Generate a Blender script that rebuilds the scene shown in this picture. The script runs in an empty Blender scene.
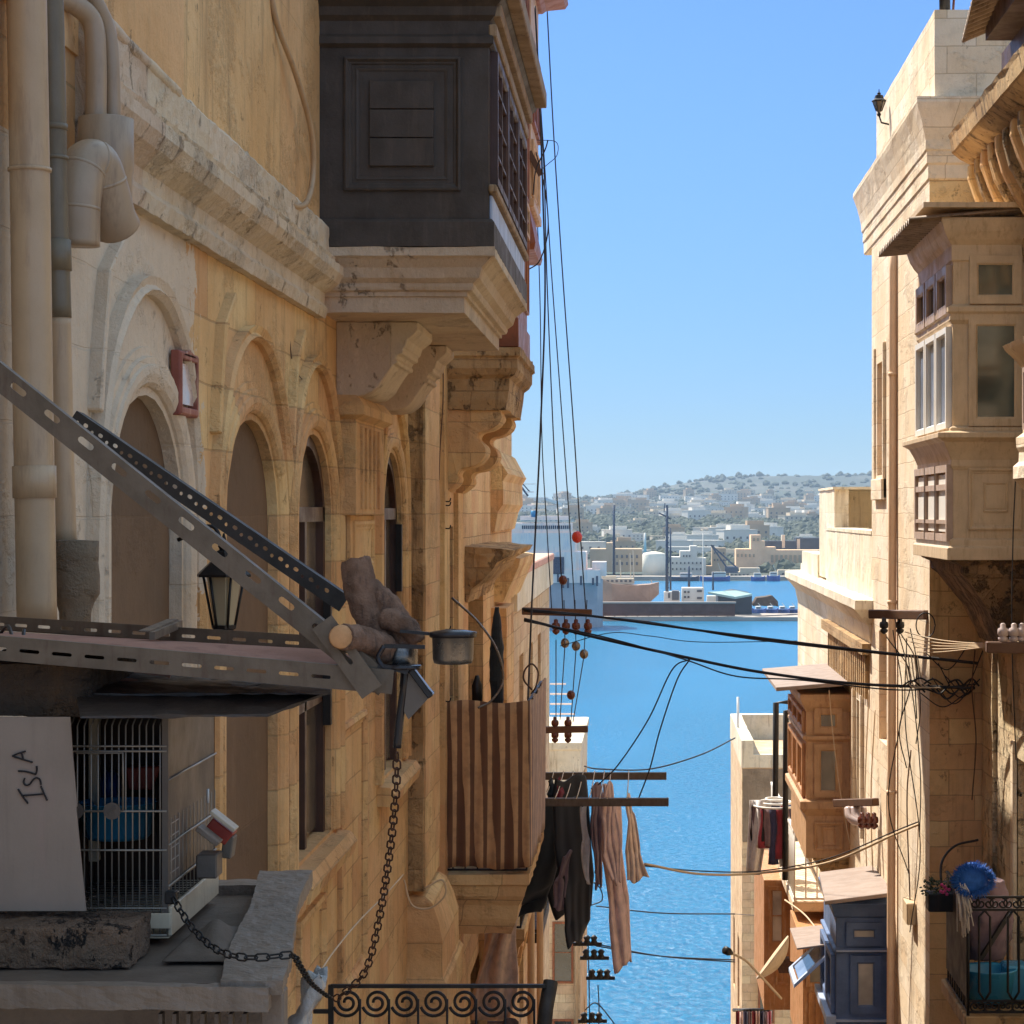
import bpy, bmesh, math, random
from mathutils import Vector, Matrix, noise
from mathutils.geometry import tessellate_polygon
random.seed(7)
PI = math.pi
F, CX, CY = 2200., 645., 512.
LW, RW, RN = -2.0, 3.0, 3.6          # left wall, right wall, nearer right wall
scene = bpy.context.scene
col = scene.collection
def P(px, py, Y): return Vector(((px-CX)/F*Y, Y, (CY-py)/F*Y))
def ZY(py, Y): return (CY-py)/F*Y
def XY(px, Y): return (px-CX)/F*Y
def C(r, g, b):
    f = lambda c: (c/255/12.92) if c/255 <= .04045 else ((c/255+.055)/1.055)**2.4
    return (f(r), f(g), f(b), 1)

# ------------------------------------------------------------------ materials
def base(name, rough=.7, metal=0.):
    m = bpy.data.materials.new(name); m.use_nodes = True
    nt = m.node_tree; b = nt.nodes['Principled BSDF']
    b.inputs['Roughness'].default_value = rough; b.inputs['Metallic'].default_value = metal
    return m, nt, b
def N(nt, t, **k):
    n = nt.nodes.new(t)
    for a, v in k.items(): setattr(n, a, v)
    return n
def noise_n(nt, vec, scale, detail=4, rough=.55, dist=0.):
    n = N(nt, 'ShaderNodeTexNoise'); n.inputs['Scale'].default_value = scale
    n.inputs['Detail'].default_value = detail; n.inputs['Roughness'].default_value = rough
    n.inputs['Distortion'].default_value = dist
    nt.links.new(vec, n.inputs['Vector']); return n.outputs['Fac']
def ramp(nt, v, a, b, lo=0., hi=1.):
    r = N(nt, 'ShaderNodeMapRange'); r.interpolation_type = 'SMOOTHSTEP'
    r.inputs[1].default_value = a; r.inputs[2].default_value = b
    r.inputs[3].default_value = lo; r.inputs[4].default_value = hi
    nt.links.new(v, r.inputs[0]); return r.outputs[0]
def mix(nt, fac, c1, c2, mode='MIX'):
    m = N(nt, 'ShaderNodeMix', data_type='RGBA', blend_type=mode)
    for s, v in ((0, fac), (6, c1), (7, c2)):
        if hasattr(v, 'is_linked'): nt.links.new(v, m.inputs[s])
        elif s == 0: m.inputs[0].default_value = v
        else: m.inputs[s].default_value = v
    return m.outputs[2]
def math_n(nt, op, a, b=None):
    m = N(nt, 'ShaderNodeMath', operation=op)
    for i, v in enumerate((a, b)):
        if v is None: continue
        if hasattr(v, 'is_linked'): nt.links.new(v, m.inputs[i])
        else: m.inputs[i].default_value = v
    return m.outputs[0]
def pos(nt): return N(nt, 'ShaderNodeNewGeometry').outputs['Position']
def scaled(nt, v, s):
    m = N(nt, 'ShaderNodeVectorMath', operation='MULTIPLY'); nt.links.new(v, m.inputs[0])
    m.inputs[1].default_value = s; return m.outputs[0]
def bump(nt, b, h, strength, dist, prev=None):
    n = N(nt, 'ShaderNodeBump'); n.inputs['Strength'].default_value = strength
    n.inputs['Distance'].default_value = dist; nt.links.new(h, n.inputs['Height'])
    if prev: nt.links.new(prev, n.inputs['Normal'])
    nt.links.new(n.outputs[0], b.inputs['Normal']); return n.outputs[0]

def stone(name, ca, cb, bw=.6, bh=.28, joint=.25, jcol=None, stain=.4, scol=None, chips=0., chipcol=None, paint=None, rough=.9, bstr=.5, streak=5.):
    """limestone: blocks, joints, patches, vertical rain streaks, chips; optional old paint with a ragged edge"""
    m, nt, b = base(name, rough); p = pos(nt)
    sx = N(nt, 'ShaderNodeSeparateXYZ'); nt.links.new(p, sx.inputs[0])
    u = math_n(nt, 'ADD', sx.outputs[0], sx.outputs[1])
    wob = noise_n(nt, p, 1.7, 3); wobs = math_n(nt, 'MULTIPLY', wob, .035)
    v = math_n(nt, 'ADD', sx.outputs[2], wobs)
    cv = N(nt, 'ShaderNodeCombineXYZ'); nt.links.new(u, cv.inputs[0]); nt.links.new(v, cv.inputs[1])
    br = N(nt, 'ShaderNodeTexBrick'); br.inputs['Scale'].default_value = 1
    br.inputs['Brick Width'].default_value = bw; br.inputs['Row Height'].default_value = bh
    br.inputs['Mortar Size'].default_value = .006; br.inputs['Mortar Smooth'].default_value = .3
    br.inputs['Color1'].default_value = (.25,.25,.25,1); br.inputs['Color2'].default_value = (.75,.75,.75,1)
    br.inputs['Mortar'].default_value = (.5,.5,.5,1)
    nt.links.new(cv.outputs[0], br.inputs['Vector'])
    big = noise_n(nt, p, .9, 6, .6, .4)
    c = mix(nt, ramp(nt, big, .35, .68), ca, cb)
    c = mix(nt, .32, c, br.outputs['Color'], 'OVERLAY')
    med = noise_n(nt, p, 7, 6, .65)
    c = mix(nt, ramp(nt, med, .45, .75, 0, .35), c, tuple(x*.62 for x in ca[:3])+(1,))
    st = noise_n(nt, scaled(nt, p, (streak, streak, .45)), 1.6, 5, .65)
    c = mix(nt, ramp(nt, st, .52, .72, 0, stain), c, scol or C(112, 80, 48))
    pale = noise_n(nt, scaled(nt, p, (3, 3, 1.2)), 2.3, 5, .7)
    c = mix(nt, ramp(nt, pale, .58, .75, 0, .4), c, tuple(min(1, x*1.35+.03) for x in cb[:3])+(1,))
    jf = ramp(nt, br.outputs['Fac'], .1, .9, 0, joint)
    c = mix(nt, jf, c, jcol or C(120, 92, 62))
    grain = noise_n(nt, p, 60, 3, .7)
    er = ramp(nt, noise_n(nt, scaled(nt, p, (1, 1, 1.5)), 1.25, 7, .68), .52, .60)       # honeycombed, weathered patches
    pit = noise_n(nt, p, 26, 5, .8)
    c = mix(nt, math_n(nt, 'MULTIPLY', er, ramp(nt, pit, .42, .62, .05, .5)), c, tuple(x*.55 for x in ca[:3])+(1,))
    if chips:
        ch = noise_n(nt, scaled(nt, p, (1, 1, .7)), 6.5, 8, .78, .12)
        cf = ramp(nt, ch, .62-.06*chips, .66-.06*chips)
        c = mix(nt, math_n(nt, 'MULTIPLY', cf, .55), c, chipcol or C(120, 96, 72))
    if paint:
        pc, ylim, zlim = paint
        e = math_n(nt, 'MULTIPLY', math_n(nt, 'SUBTRACT', noise_n(nt, p, 3.5, 6, .7), .5), 1.5)
        yy = math_n(nt, 'ADD', sx.outputs[1], e)
        f1 = math_n(nt, 'LESS_THAN', yy, ylim); f2 = math_n(nt, 'LESS_THAN', sx.outputs[2], zlim)
        hole = ramp(nt, noise_n(nt, p, 5.5, 7, .75, .8), .66, .68, 1, 0)
        f = math_n(nt, 'MULTIPLY', math_n(nt, 'MULTIPLY', f1, f2), hole)
        pcv = mix(nt, ramp(nt, med, .4, .75, 0, .3), pc, tuple(x*.7 for x in pc[:3])+(1,))
        c = mix(nt, f, c, pcv)
    spk = noise_n(nt, scaled(nt, p, (1.5, 1.5, .7)), 22, 6, .78)
    c = mix(nt, ramp(nt, spk, .56, .72, 0, .28), c, tuple(x*.5 for x in ca[:3])+(1,)); c = mix(nt, ramp(nt, spk, .46, .3, 0, .22), c, tuple(min(1, x*1.4) for x in cb[:3])+(1,))
    nt.links.new(c, b.inputs['Base Color'])
    h = math_n(nt, 'ADD', math_n(nt, 'MULTIPLY', grain, .25), math_n(nt, 'MULTIPLY', med, .9))
    h = math_n(nt, 'SUBTRACT', h, math_n(nt, 'MULTIPLY', br.outputs['Fac'], .7))
    if chips: h = math_n(nt, 'SUBTRACT', h, math_n(nt, 'MULTIPLY', cf, .8))
    mo = noise_n(nt, scaled(nt, p, (1.6, 1.6, .8)), 13, 6, .75)
    h = math_n(nt, 'ADD', h, math_n(nt, 'MULTIPLY', mo, .6)); h = math_n(nt, 'ADD', h, math_n(nt, 'MULTIPLY', math_n(nt, 'MULTIPLY', er, pit), 1.3)); bump(nt, b, h, bstr*1.35, .022)
    return m
def paint(name, c, rough=.55, metal=0., var=.25, dirt=None, dirt_amt=.0, bstr=.15, scale=5., streak=4., spec=.5):
    m, nt, b = base(name, rough, metal); p = pos(nt)
    b.inputs['Specular IOR Level'].default_value = spec
    n1 = noise_n(nt, p, scale, 6, .6)
    cc = mix(nt, ramp(nt, n1, .35, .7), c, tuple(x*(1-var) for x in c[:3])+(1,))
    if dirt:
        n2 = noise_n(nt, scaled(nt, p, (streak, streak, .6)), scale*.8, 6, .7)
        cc = mix(nt, ramp(nt, n2, .53-.1*dirt_amt, .72-.1*dirt_amt, 0, min(1, dirt_amt+.3)), cc, dirt)
    nt.links.new(cc, b.inputs['Base Color'])
    gr = noise_n(nt, scaled(nt, p, (9, 9, .7)), scale*.9, 5, .7)
    cc = mix(nt, ramp(nt, gr, .5, .75, 0, .22), cc, tuple(x*.6 for x in c[:3])+(1,)); nt.links.new(cc, b.inputs['Base Color'])
    n3 = noise_n(nt, p, scale*9, 4, .7)
    bump(nt, b, math_n(nt, 'ADD', n3, n1), bstr, .01)
    r = ramp(nt, n1, .3, .7, max(.05, rough-.12), min(1, rough+.12)); nt.links.new(r, b.inputs['Roughness'])
    return m
def glass(name, c, rough=.06):
    m, nt, b = base(name, rough); p = pos(nt)
    n = noise_n(nt, p, 1.8, 3)
    nt.links.new(mix(nt, ramp(nt, n, .35, .65), c, tuple(x*.55 for x in c[:3])+(1,)), b.inputs['Base Color'])
    b.inputs['Specular IOR Level'].default_value = .8
    bump(nt, b, n, .05, .02)
    return m
def fabric(name, c, c2=None, period=.12):
    m, nt, b = base(name, .95); p = pos(nt)
    n = noise_n(nt, p, 8, 5, .6)
    if c2:
        sx = N(nt, 'ShaderNodeSeparateXYZ'); nt.links.new(p, sx.inputs[0])
        u = math_n(nt, 'ADD', sx.outputs[0], math_n(nt, 'MULTIPLY', sx.outputs[1], 1.0))
        u = math_n(nt, 'ADD', u, math_n(nt, 'MULTIPLY', n, .012))
        fr = math_n(nt, 'FRACT', math_n(nt, 'DIVIDE', math_n(nt, 'ADD', u, 100.), period))
        cc = mix(nt, ramp(nt, fr, .46, .52), c, c2)
        cc = mix(nt, ramp(nt, n, .4, .7, 0, .35), cc, C(90, 66, 48))
    else: cc = mix(nt, ramp(nt, n, .35, .7), c, tuple(x*.7 for x in c[:3])+(1,))
    nt.links.new(cc, b.inputs['Base Color'])
    b.inputs['Sheen Weight'].default_value = .15
    bump(nt, b, noise_n(nt, p, 120, 3), .25, .004)
    return m

STN = dict(
 gold=stone('golden_limestone', C(226,188,136), C(210,165,110), .62, .3, .3, stain=.5, scol=C(150,110,70), chips=.25, chipcol=C(140,108,72),
            paint=(C(214,196,172), 9.75, 1.2)),
 goldup=stone('golden_render', C(228,188,134), C(212,167,110), 2.5, 1.4, .05, stain=.45, scol=C(120,88,56), chips=.15, streak=4),
 blocks=stone('block_limestone', C(224,186,136), C(208,164,112), .55, .27, .45, stain=.5, scol=C(138,96,54), chips=.3),
 cream=stone('old_cream_paint', C(214,196,172), C(204,184,156), 1.2, 2.5, .1, stain=.3, scol=C(170,138,100), chips=.42, chipcol=C(128,104,82), bstr=.6),
 light=stone('sunlit_limestone', C(234,216,190), C(224,202,170), .62, .29, .5, jcol=C(160,128,92), stain=.3, scol=C(180,142,104), chips=.1, bstr=.4),
 dirty=stone('weathered_limestone', C(196,164,120), C(160,124,80), .6, .3, .3, stain=.8, scol=C(70,52,34), chips=.9, chipcol=C(78,60,42), bstr=.8),
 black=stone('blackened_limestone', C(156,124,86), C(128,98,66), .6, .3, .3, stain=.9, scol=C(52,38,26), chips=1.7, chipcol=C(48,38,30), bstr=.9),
 browncut=stone('brown_cut_stone', C(138,110,88), C(114,90,70), 3, 2, .0, stain=.4, chips=.9, chipcol=C(92,74,60), bstr=1.3),
 rough=stone('rough_pitted_limestone', C(222,202,168), C(206,176,134), .5, .27, .25, stain=.35, scol=C(150,112,76), chips=.85, chipcol=C(168,132,92), bstr=1.2),
 render=stone('pale_render', C(226,212,186), C(214,196,164), 5, 3, .05, stain=.7, scol=C(150,126,98), chips=.3, bstr=.3),
 far=stone('far_limestone', C(214,186,150), C(200,168,128), .5, .26, .5, stain=.35, scol=C(150,112,76)),
 concrete=stone('grey_concrete', C(150,130,106), C(124,104,82), 4, 3, .0, stain=.5, scol=C(84,74,62), chips=.3),
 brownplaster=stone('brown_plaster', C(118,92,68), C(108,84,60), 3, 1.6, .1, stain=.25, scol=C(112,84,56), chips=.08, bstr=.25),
 darkrock=stone('dark_rough_stone', C(84,64,50), C(68,54,42), .9, .9, .0, stain=.4, chips=.7, chipcol=C(62,50,42), bstr=1.2),
)
MT = dict(
 grey=paint('charcoal_paint', C(70,60,52), .6, var=.25, dirt=C(86,74,64), dirt_amt=.3, bstr=.3),
 greyl=paint('grey_paint_worn', C(122,108,92), .6, dirt=C(88,74,60), dirt_amt=.3),
 trim=paint('weathered_trim', C(168,140,106), .7, dirt=C(104,80,58), dirt_amt=.45, bstr=.4),
 tan=paint('tan_paint', C(212,186,150), .55, var=.15, dirt=C(168,138,102), dirt_amt=.3, bstr=.3),
 white=paint('white_paint', C(226,222,214), .5, var=.08, dirt=C(178,164,144), dirt_amt=.12),
 brownw=paint('red_brown_wood', C(150,84,48), .5, var=.3, dirt=C(86,48,30), dirt_amt=.35),
 orange=paint('varnished_wood', C(196,154,110), .55, var=.2, dirt=C(140,90,54), dirt_amt=.3),
 orangel=paint('faded_wood', C(190,132,80), .55, var=.25, dirt=C(220,196,160), dirt_amt=.2),
 darkwood=paint('dark_wood', C(78,50,36), .5, var=.3, dirt=C(48,32,24), dirt_amt=.3),
 mauve=paint('mauve_frame', C(184,158,138), .5, var=.2),
 blue=paint('navy_paint', C(96,120,160), .55, var=.25, dirt=C(96,112,146), dirt_amt=.3, bstr=.3),
 bluel=paint('pale_blue_paint', C(176,190,214), .45, var=.1),
 iron=paint('black_iron', C(30,27,27), .5, .3, var=.3, dirt=C(64,44,34), dirt_amt=.2),
 rust=paint('rusty_iron', C(92,60,44), .8, .2, var=.4, dirt=C(50,34,28), dirt_amt=.4, bstr=.4, scale=25),
 galv=paint('dull_slotted_steel', C(112,94,76), .6, .05, var=.25, dirt=C(88,62,46), dirt_amt=.3, scale=12),
 galvd=paint('dark_perforated_steel', C(50,42,36), .6, .1, var=.3, scale=14),
 steel=paint('scratched_steel', C(130,122,116), .3, .85, var=.3, scale=14),
 pipe=paint('beige_pipe_paint', C(188,158,124), .45, var=.1, dirt=C(140,112,88), dirt_amt=.2, bstr=.1),
 pipeg=paint('greenish_pipe_paint', C(120,106,84), .45, var=.18, dirt=C(88,78,66), dirt_amt=.25, bstr=.1),
 pvc=paint('grey_plastic_pipe', C(170,146,120), .4, var=.12, dirt=C(128,106,88), dirt_amt=.3, bstr=.06),
 board=paint('reddish_board', C(158,112,92), .8, var=.2, dirt=C(120,82,66), dirt_amt=.3),
 card=paint('mauve_cardboard', C(150,132,118), .9, var=.08, dirt=C(156,130,120), dirt_amt=.1, bstr=.08),
 tarp=paint('dark_tarpaulin', C(68,54,44), .45, var=.4, bstr=.4),
 wire=paint('cage_wire', C(158,146,132), .4, .5, var=.1),
 cageg=paint('grey_cage_sheet', C(102,90,80), .5, .2, var=.12, dirt=C(100,88,78), dirt_amt=.2),
 cream=paint('cream_plastic', C(206,186,158), .45, var=.1, dirt=C(150,124,96), dirt_amt=.2),
 shroud=paint('cloudy_plastic_wrap', C(132,114,98), .6, var=.2, dirt=C(104,88,74), dirt_amt=.3, bstr=.5),
 felt=paint('grey_felt', C(104,88,74), .9, var=.25, bstr=.3),
 wood=paint('driftwood_bark', C(146,108,84), .9, var=.45, dirt=C(66,48,40), dirt_amt=.45, bstr=1., scale=14),
 cut=paint('cut_wood', C(206,150,100), .8, var=.2, scale=30),
 pot=paint('dark_enamel', C(44,38,40), .25, .2, var=.2, bstr=.05),
 cyan=paint('blue_plastic', C(50,134,172), .35, var=.15, bstr=.05),
 deepblue=paint('deep_blue_plastic', C(44,70,130), .35, var=.2),
 red=paint('red_plastic', C(170,62,44), .4, var=.2),
 ink=paint('black_ink', C(36,28,28), .8),
 cable=paint('black_cable', C(34,30,32), .6, var=.1, bstr=0),
 cableb=paint('brown_cable', C(96,66,46), .7, var=.2, bstr=0),
 cablew=paint('pale_cable', C(206,180,146), .6, var=.1, bstr=0),
 insul=paint('brown_porcelain', C(96,48,36), .25, var=.2, bstr=0),
 insulw=paint('white_porcelain', C(190,172,166), .25, var=.08, bstr=0),
 redball=paint('red_marker_plastic', C(200,60,48), .4, var=.1, bstr=0),
 terra=paint('pale_red_roofing', C(216,164,142), .8, var=.15, dirt=C(190,130,108), dirt_amt=.3),
 corr=paint('corrugated_sheet', C(150,128,106), .6, .1, var=.3, dirt=C(90,68,50), dirt_amt=.4),
 slab=paint('pale_roof_felt', C(150,134,124), .8, var=.15, dirt=C(150,120,100), dirt_amt=.3),
 gdark=glass('dark_glass', C(52,46,42)), gtan=glass('dusty_glass', C(120,108,92), .15),
 gcurt=glass('curtained_glass', C(206,196,184), .2), gblue=glass('sky_glass', C(140,156,186), .08),
 gteal=glass('teal_curtain_glass', C(70,84,80), .1),
 gamber=glass('amber_lamp_glass', C(210,188,150), .2),
 fblack=fabric('black_cloth', C(24,23,26)), fgrey=fabric('dark_green_grey_cloth', C(48,50,50)),
 fmauve=fabric('mauve_cloth', C(128,104,108)), fpink=fabric('dusty_pink_cloth', C(222,190,180)),
 fbeige=fabric('beige_cloth', C(226,198,176)), fnavy=fabric('navy_cloth', C(50,48,80)), fwhite=fabric('white_cloth', C(214,206,200)),
 fred=fabric('wine_cloth', C(140,44,54)), fstripe=fabric('striped_cloth', C(202,160,116), C(112,78,56), .117),
 fteal=fabric('teal_cloth', C(50,84,100)),
 blueraffia=paint('blue_raffia', C(30,104,196), .6, var=.3, bstr=.5, scale=20),
 leaf=paint('plant_leaf', C(48,62,34), .6, var=.4), flower=paint('pink_petal', C(214,70,130), .5),
 ship=paint('ship_white', C(255,226,208), .4, var=.08, dirt=C(160,172,192), dirt_amt=.2, scale=.2), shipb=paint('ship_blue_hull', C(178,170,170), .4, var=.2, scale=.2),
 shipd=paint('ship_dark_windows', C(40,52,76), .3),
 quay=paint('quay_concrete', C(170,158,146), .9, var=.2, scale=.1), brownwall=paint('brown_hoarding', C(104,54,36), .8, var=.25, scale=.3),
 tank=paint('cream_tank', C(232,222,200), .95, var=.05, scale=.2), hullw=paint('tan_hull', C(176,142,118), .7, var=.2, scale=.3),
 shed=paint('dark_shed', C(44,48,56), .6, var=.2, scale=.3), shedroof=paint('pale_green_roof', C(160,186,176), .6, var=.1, scale=.3),
 boatb=paint('blue_boat_hull', C(36,78,150), .4, var=.1, scale=.3), palace=paint('rose_stone', C(250,204,160), .9, var=.15, scale=.2),
 hw1=paint('house_cream', C(206,190,164), .9, var=.1, scale=.1), hw2=paint('house_white', C(222,214,200), .9, var=.08, scale=.1),
 hw3=paint('house_sand', C(186,160,128), .9, var=.12, scale=.1), hwin=paint('house_window', C(96,90,86), .4),
 crown=paint('tree_foliage', C(66,74,56), .9, var=.3, scale=.3, bstr=.5), trunk=paint('tree_trunk', C(90,70,52), .9),
 paving=stone('street_paving', C(150,134,114), C(128,112,92), .5, .3, .4, stain=.3),
 rocks=stone('shore_rock', C(206,184,150), C(180,156,122), 3, 2, .0, stain=.3, chips=.4, bstr=1.),
)

# ------------------------------------------------------------------ mesh builder
def cam_face(Y): return lambda u, v, d=0: Vector((u, Y-d, v))
def east_face(X): return lambda u, v, d=0: Vector((X+d, u, v))      # wall on the left of the street
def west_face(X): return lambda u, v, d=0: Vector((X-d, u, v))      # wall on the right
class MB:
    def __init__(s): s.v = []; s.f = []; s.m = []; s.s = []; s.mi = 0; s.sm = False
    def add(s, vs, fs):
        o = len(s.v); s.v += [Vector(p) for p in vs]
        for f in fs: s.f.append([o+i for i in f]); s.m.append(s.mi); s.s.append(s.sm)
        return s
    def mat(s, i): s.mi = i; return s
    def hexa(s, p):   # 8 corners: bottom 4 then top 4
        return s.add(p, [(0,3,2,1),(4,5,6,7),(0,1,5,4),(1,2,6,5),(2,3,7,6),(3,0,4,7)])
    def box(s, x0, x1, y0, y1, z0, z1):
        return s.hexa([(x0,y0,z0),(x1,y0,z0),(x1,y1,z0),(x0,y1,z0),(x0,y0,z1),(x1,y0,z1),(x1,y1,z1),(x0,y1,z1)])
    def fbox(s, fr, u0, u1, v0, v1, d0, d1):
        return s.hexa([fr(u0,v0,d0),fr(u1,v0,d0),fr(u1,v0,d1),fr(u0,v0,d1),fr(u0,v1,d0),fr(u1,v1,d0),fr(u1,v1,d1),fr(u0,v1,d1)])
    def bar(s, a, b, w, h, up=(0,0,1)):
        a, b = Vector(a), Vector(b); d = (b-a).normalized(); up = Vector(up)
        sd = d.cross(up).normalized()*w/2; u = sd.cross(d).normalized()*h/2
        return s.hexa([a-sd-u, a+sd-u, b+sd-u, b-sd-u, a-sd+u, a+sd+u, b+sd+u, b-sd+u])
    def loft(s, loops, caps=True, closed=True):
        n = len(loops[0]); o = []
        vs = [p for l in loops for p in l]; fs = []
        for i in range(len(loops)-1):
            for j in range(n if closed else n-1):
                k = (j+1) % n
                fs.append((i*n+j, i*n+k, (i+1)*n+k, (i+1)*n+j))
        if caps: fs.append(tuple(range(n))[::-1]); fs.append(tuple(range((len(loops)-1)*n, len(loops)*n)))
        return s.add(vs, fs)
    def rect_loft(s, x0, x1, y0, y1, prof):
        """prof: (offset, z) bottom to top around a rectangular plan"""
        return s.loft([[(x0-o,y0-o,z),(x1+o,y0-o,z),(x1+o,y1+o,z),(x0-o,y1+o,z)] for o, z in prof])
    def prism(s, pts, fr, d0, d1, n=1):
        return s.loft([[fr(u, v, d0+(d1-d0)*i/n) for u, v in pts] for i in range(n+1)])
    def tube(s, pts, r, n=8, caps=True, closed=False):
        pts = [Vector(p) for p in pts]; m = len(pts)
        rs = r if isinstance(r, (list, tuple)) else [r]*m
        t0 = (pts[1]-pts[0]).normalized(); up = Vector((0,0,1)) if abs(t0.z) < .9 else Vector((1,0,0))
        loops = []
        for i in range(m):
            if closed: t = (pts[(i+1) % m]-pts[i-1]).normalized()
            else: t = (pts[min(i+1, m-1)]-pts[max(i-1, 0)]).normalized()
            x = t.cross(up)
            if x.length < 1e-5: x = t.orthogonal()
            x.normalize(); y = x.cross(t).normalized(); up = y
            loops.append([pts[i]+(x*math.cos(a)+y*math.sin(a))*rs[i] for a in (2*PI*k/n for k in range(n))])
        if closed: loops.append(loops[0])
        sm = s.sm; s.sm = True; s.loft(loops, caps and not closed); s.sm = sm
        return s
    def lathe(s, c, prof, n=24, axis=(0,0,1), sm=True, cap=True):
        c = Vector(c); az = Vector(axis).normalized(); ax = az.orthogonal().normalized(); ay = az.cross(ax)
        o = s.sm; s.sm = sm
        s.loft([[c+az*z+(ax*math.cos(2*PI*k/n)+ay*math.sin(2*PI*k/n))*r for k in range(n)] for r, z in prof], cap)
        s.sm = o; return s
    def ball(s, c, r, n=12, sc=(1,1,1)):
        c = Vector(c); loops = []
        for i in range(n//2+1):
            t = PI*i/(n//2); rr = max(math.sin(t), .01)*r
            loops.append([c+Vector((math.cos(2*PI*k/n)*rr*sc[0], math.sin(2*PI*k/n)*rr*sc[1], -math.cos(t)*r*sc[2])) for k in range(n)])
        o = s.sm; s.sm = True; s.loft(loops); s.sm = o; return s
    def holed(s, outer, holes, fr, d0, d1):
        """flat slab with holes; d0 back, d1 front"""
        loops = [outer]+holes; flat = [p for l in loops for p in l]; n = len(flat)
        tri = tessellate_polygon([[Vector((u, v, 0)) for u, v in l] for l in loops])
        vs = [fr(u, v, d1) for u, v in flat]+[fr(u, v, d0) for u, v in flat]
        fs = [tuple(t) for t in tri]+[tuple(i+n for i in t)[::-1] for t in tri]
        o = 0
        for l in loops:
            k = len(l)
            for i in range(k): a, b = o+i, o+(i+1) % k; fs.append((a, b, b+n, a+n))
            o += k
        return s.add(vs, fs)
    def sweep(s, path, prof, fr, closed=False):
        """path of (u,v); prof of (n,d): n = sideways in the plane (left of travel), d = out of it"""
        m = len(path); loops = []
        for i in range(m):
            def nrm(a, b):
                du, dv = b[0]-a[0], b[1]-a[1]; l = math.hypot(du, dv) or 1
                return (-dv/l, du/l)
            if closed: n1 = nrm(path[i-1], path[i]); n2 = nrm(path[i], path[(i+1) % m])
            else:
                n1 = nrm(path[max(i-1, 0)], path[max(i, 1)]); n2 = nrm(path[min(i, m-2)], path[min(i+1, m-1)])
            nx, ny = n1[0]+n2[0], n1[1]+n2[1]; l = math.hypot(nx, ny) or 1; nx /= l; ny /= l
            k = 1/max(.35, nx*n1[0]+ny*n1[1])
            loops.append([fr(path[i][0]+nx*a*k, path[i][1]+ny*a*k, d) for a, d in prof])
        if closed: loops.append(loops[0])
        return s.loft(loops, caps=not closed)
    def corbel(s, xo, xw, y0, y1, prof):
        """like rect_loft, but the side on the wall (xw) stays put"""
        g = 1 if xo > xw else -1
        return s.loft([[(xo+g*o,y0-o,z),(xw,y0-o,z),(xw,y1+o,z),(xo+g*o,y1+o,z)] for o, z in prof])
    def build(s, name, mats, parent=None, bevel=0., rough=0., rf=1., sub=0., solid=0., label=None, cat=None, group=None, kind=None, loc=None):
        me = bpy.data.meshes.new(name)
        L = Vector(loc) if loc is not None else Vector((0,0,0))
        me.from_pydata([tuple(p-L) for p in s.v], [], s.f)
        for m in (mats if isinstance(mats, (list, tuple)) else [mats]): me.materials.append(m)
        for p, mi, sm in zip(me.polygons, s.m, s.s): p.material_index = mi; p.use_smooth = sm
        bm = bmesh.new(); bm.from_mesh(me); bmesh.ops.remove_doubles(bm, verts=bm.verts, dist=1e-5)
        if sub:
            for _ in range(6):
                es = [e for e in bm.edges if e.calc_length() > sub]
                if not es or len(bm.verts) > 60000: break
                bmesh.ops.triangulate(bm, faces=[f for f in bm.faces if len(f.verts) > 4])
                bmesh.ops.subdivide_edges(bm, edges=[e for e in bm.edges if e.calc_length() > sub], cuts=1, use_grid_fill=True)
        bmesh.ops.recalc_face_normals(bm, faces=bm.faces)
        if rough:
            bm.normal_update(); mv = []
            for v in bm.verts:
                q = v.co*7*rf; n = noise.noise(q)+.6*noise.noise(q*2.7)+.35*noise.noise(q*7)
                mv.append((v, v.normal*n*rough))
            for v, d in mv: v.co += d
        bm.to_mesh(me); bm.free()
        o = bpy.data.objects.new(name, me); col.objects.link(o); o.location = L
        if parent:
            o.parent = parent
            o.matrix_parent_inverse = Matrix.Translation(-WORLD[parent.name])
        WORLD[o.name] = L
        if solid:
            md = o.modifiers.new('thickness', 'SOLIDIFY'); md.thickness = solid; md.offset = 0
        if bevel:
            md = o.modifiers.new('worn_edges', 'BEVEL'); md.width = bevel; md.segments = 1; md.limit_method = 'ANGLE'; md.angle_limit = math.radians(40)
        tag(o, label, cat, group, kind); return o
WORLD = {}
def tag(o, label=None, cat=None, group=None, kind=None):
    for k, v in (('label', label), ('category', cat), ('group', group), ('kind', kind)):
        if v: o[k] = v
    return o
def thing(name, label, cat, loc=(0,0,0), group=None):
    o = bpy.data.objects.new(name, None); col.objects.link(o); o.location = loc; o.empty_display_size = .2
    WORLD[o.name] = Vector(loc); return tag(o, label, cat, group)
def rect(u0, u1, v0, v1): return [(u0,v0),(u1,v0),(u1,v1),(u0,v1)]
def arch(uc, hw, v0, vs, rise, n=14):
    return [(uc-hw, v0)]+[(uc-hw*math.cos(PI*i/n), vs+rise*math.sin(PI*i/n)**.92) for i in range(n+1)]+[(uc+hw, v0)]
def slot(u, v, L, w, n=4):
    p = []
    for sgn in (1, -1):
        for i in range(n+1):
            a = -PI/2+PI*i/n
            p.append((u+sgn*(L/2-w/2+math.cos(a)*w/2), v+sgn*math.sin(a)*w/2))
    return p
def panel(mb, fr, u0, u1, v0, v1, w=.03, d=.015, dd=0.):
    """raised picture-frame moulding"""
    mb.sweep(rect(u0, u1, v0, v1), [(0,dd-.002),(0,dd+d),(w*.35,dd+d*1.25),(w*.7,dd+d*.5),(w,dd+d*.4),(w,dd-.002)], fr, True)
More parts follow.
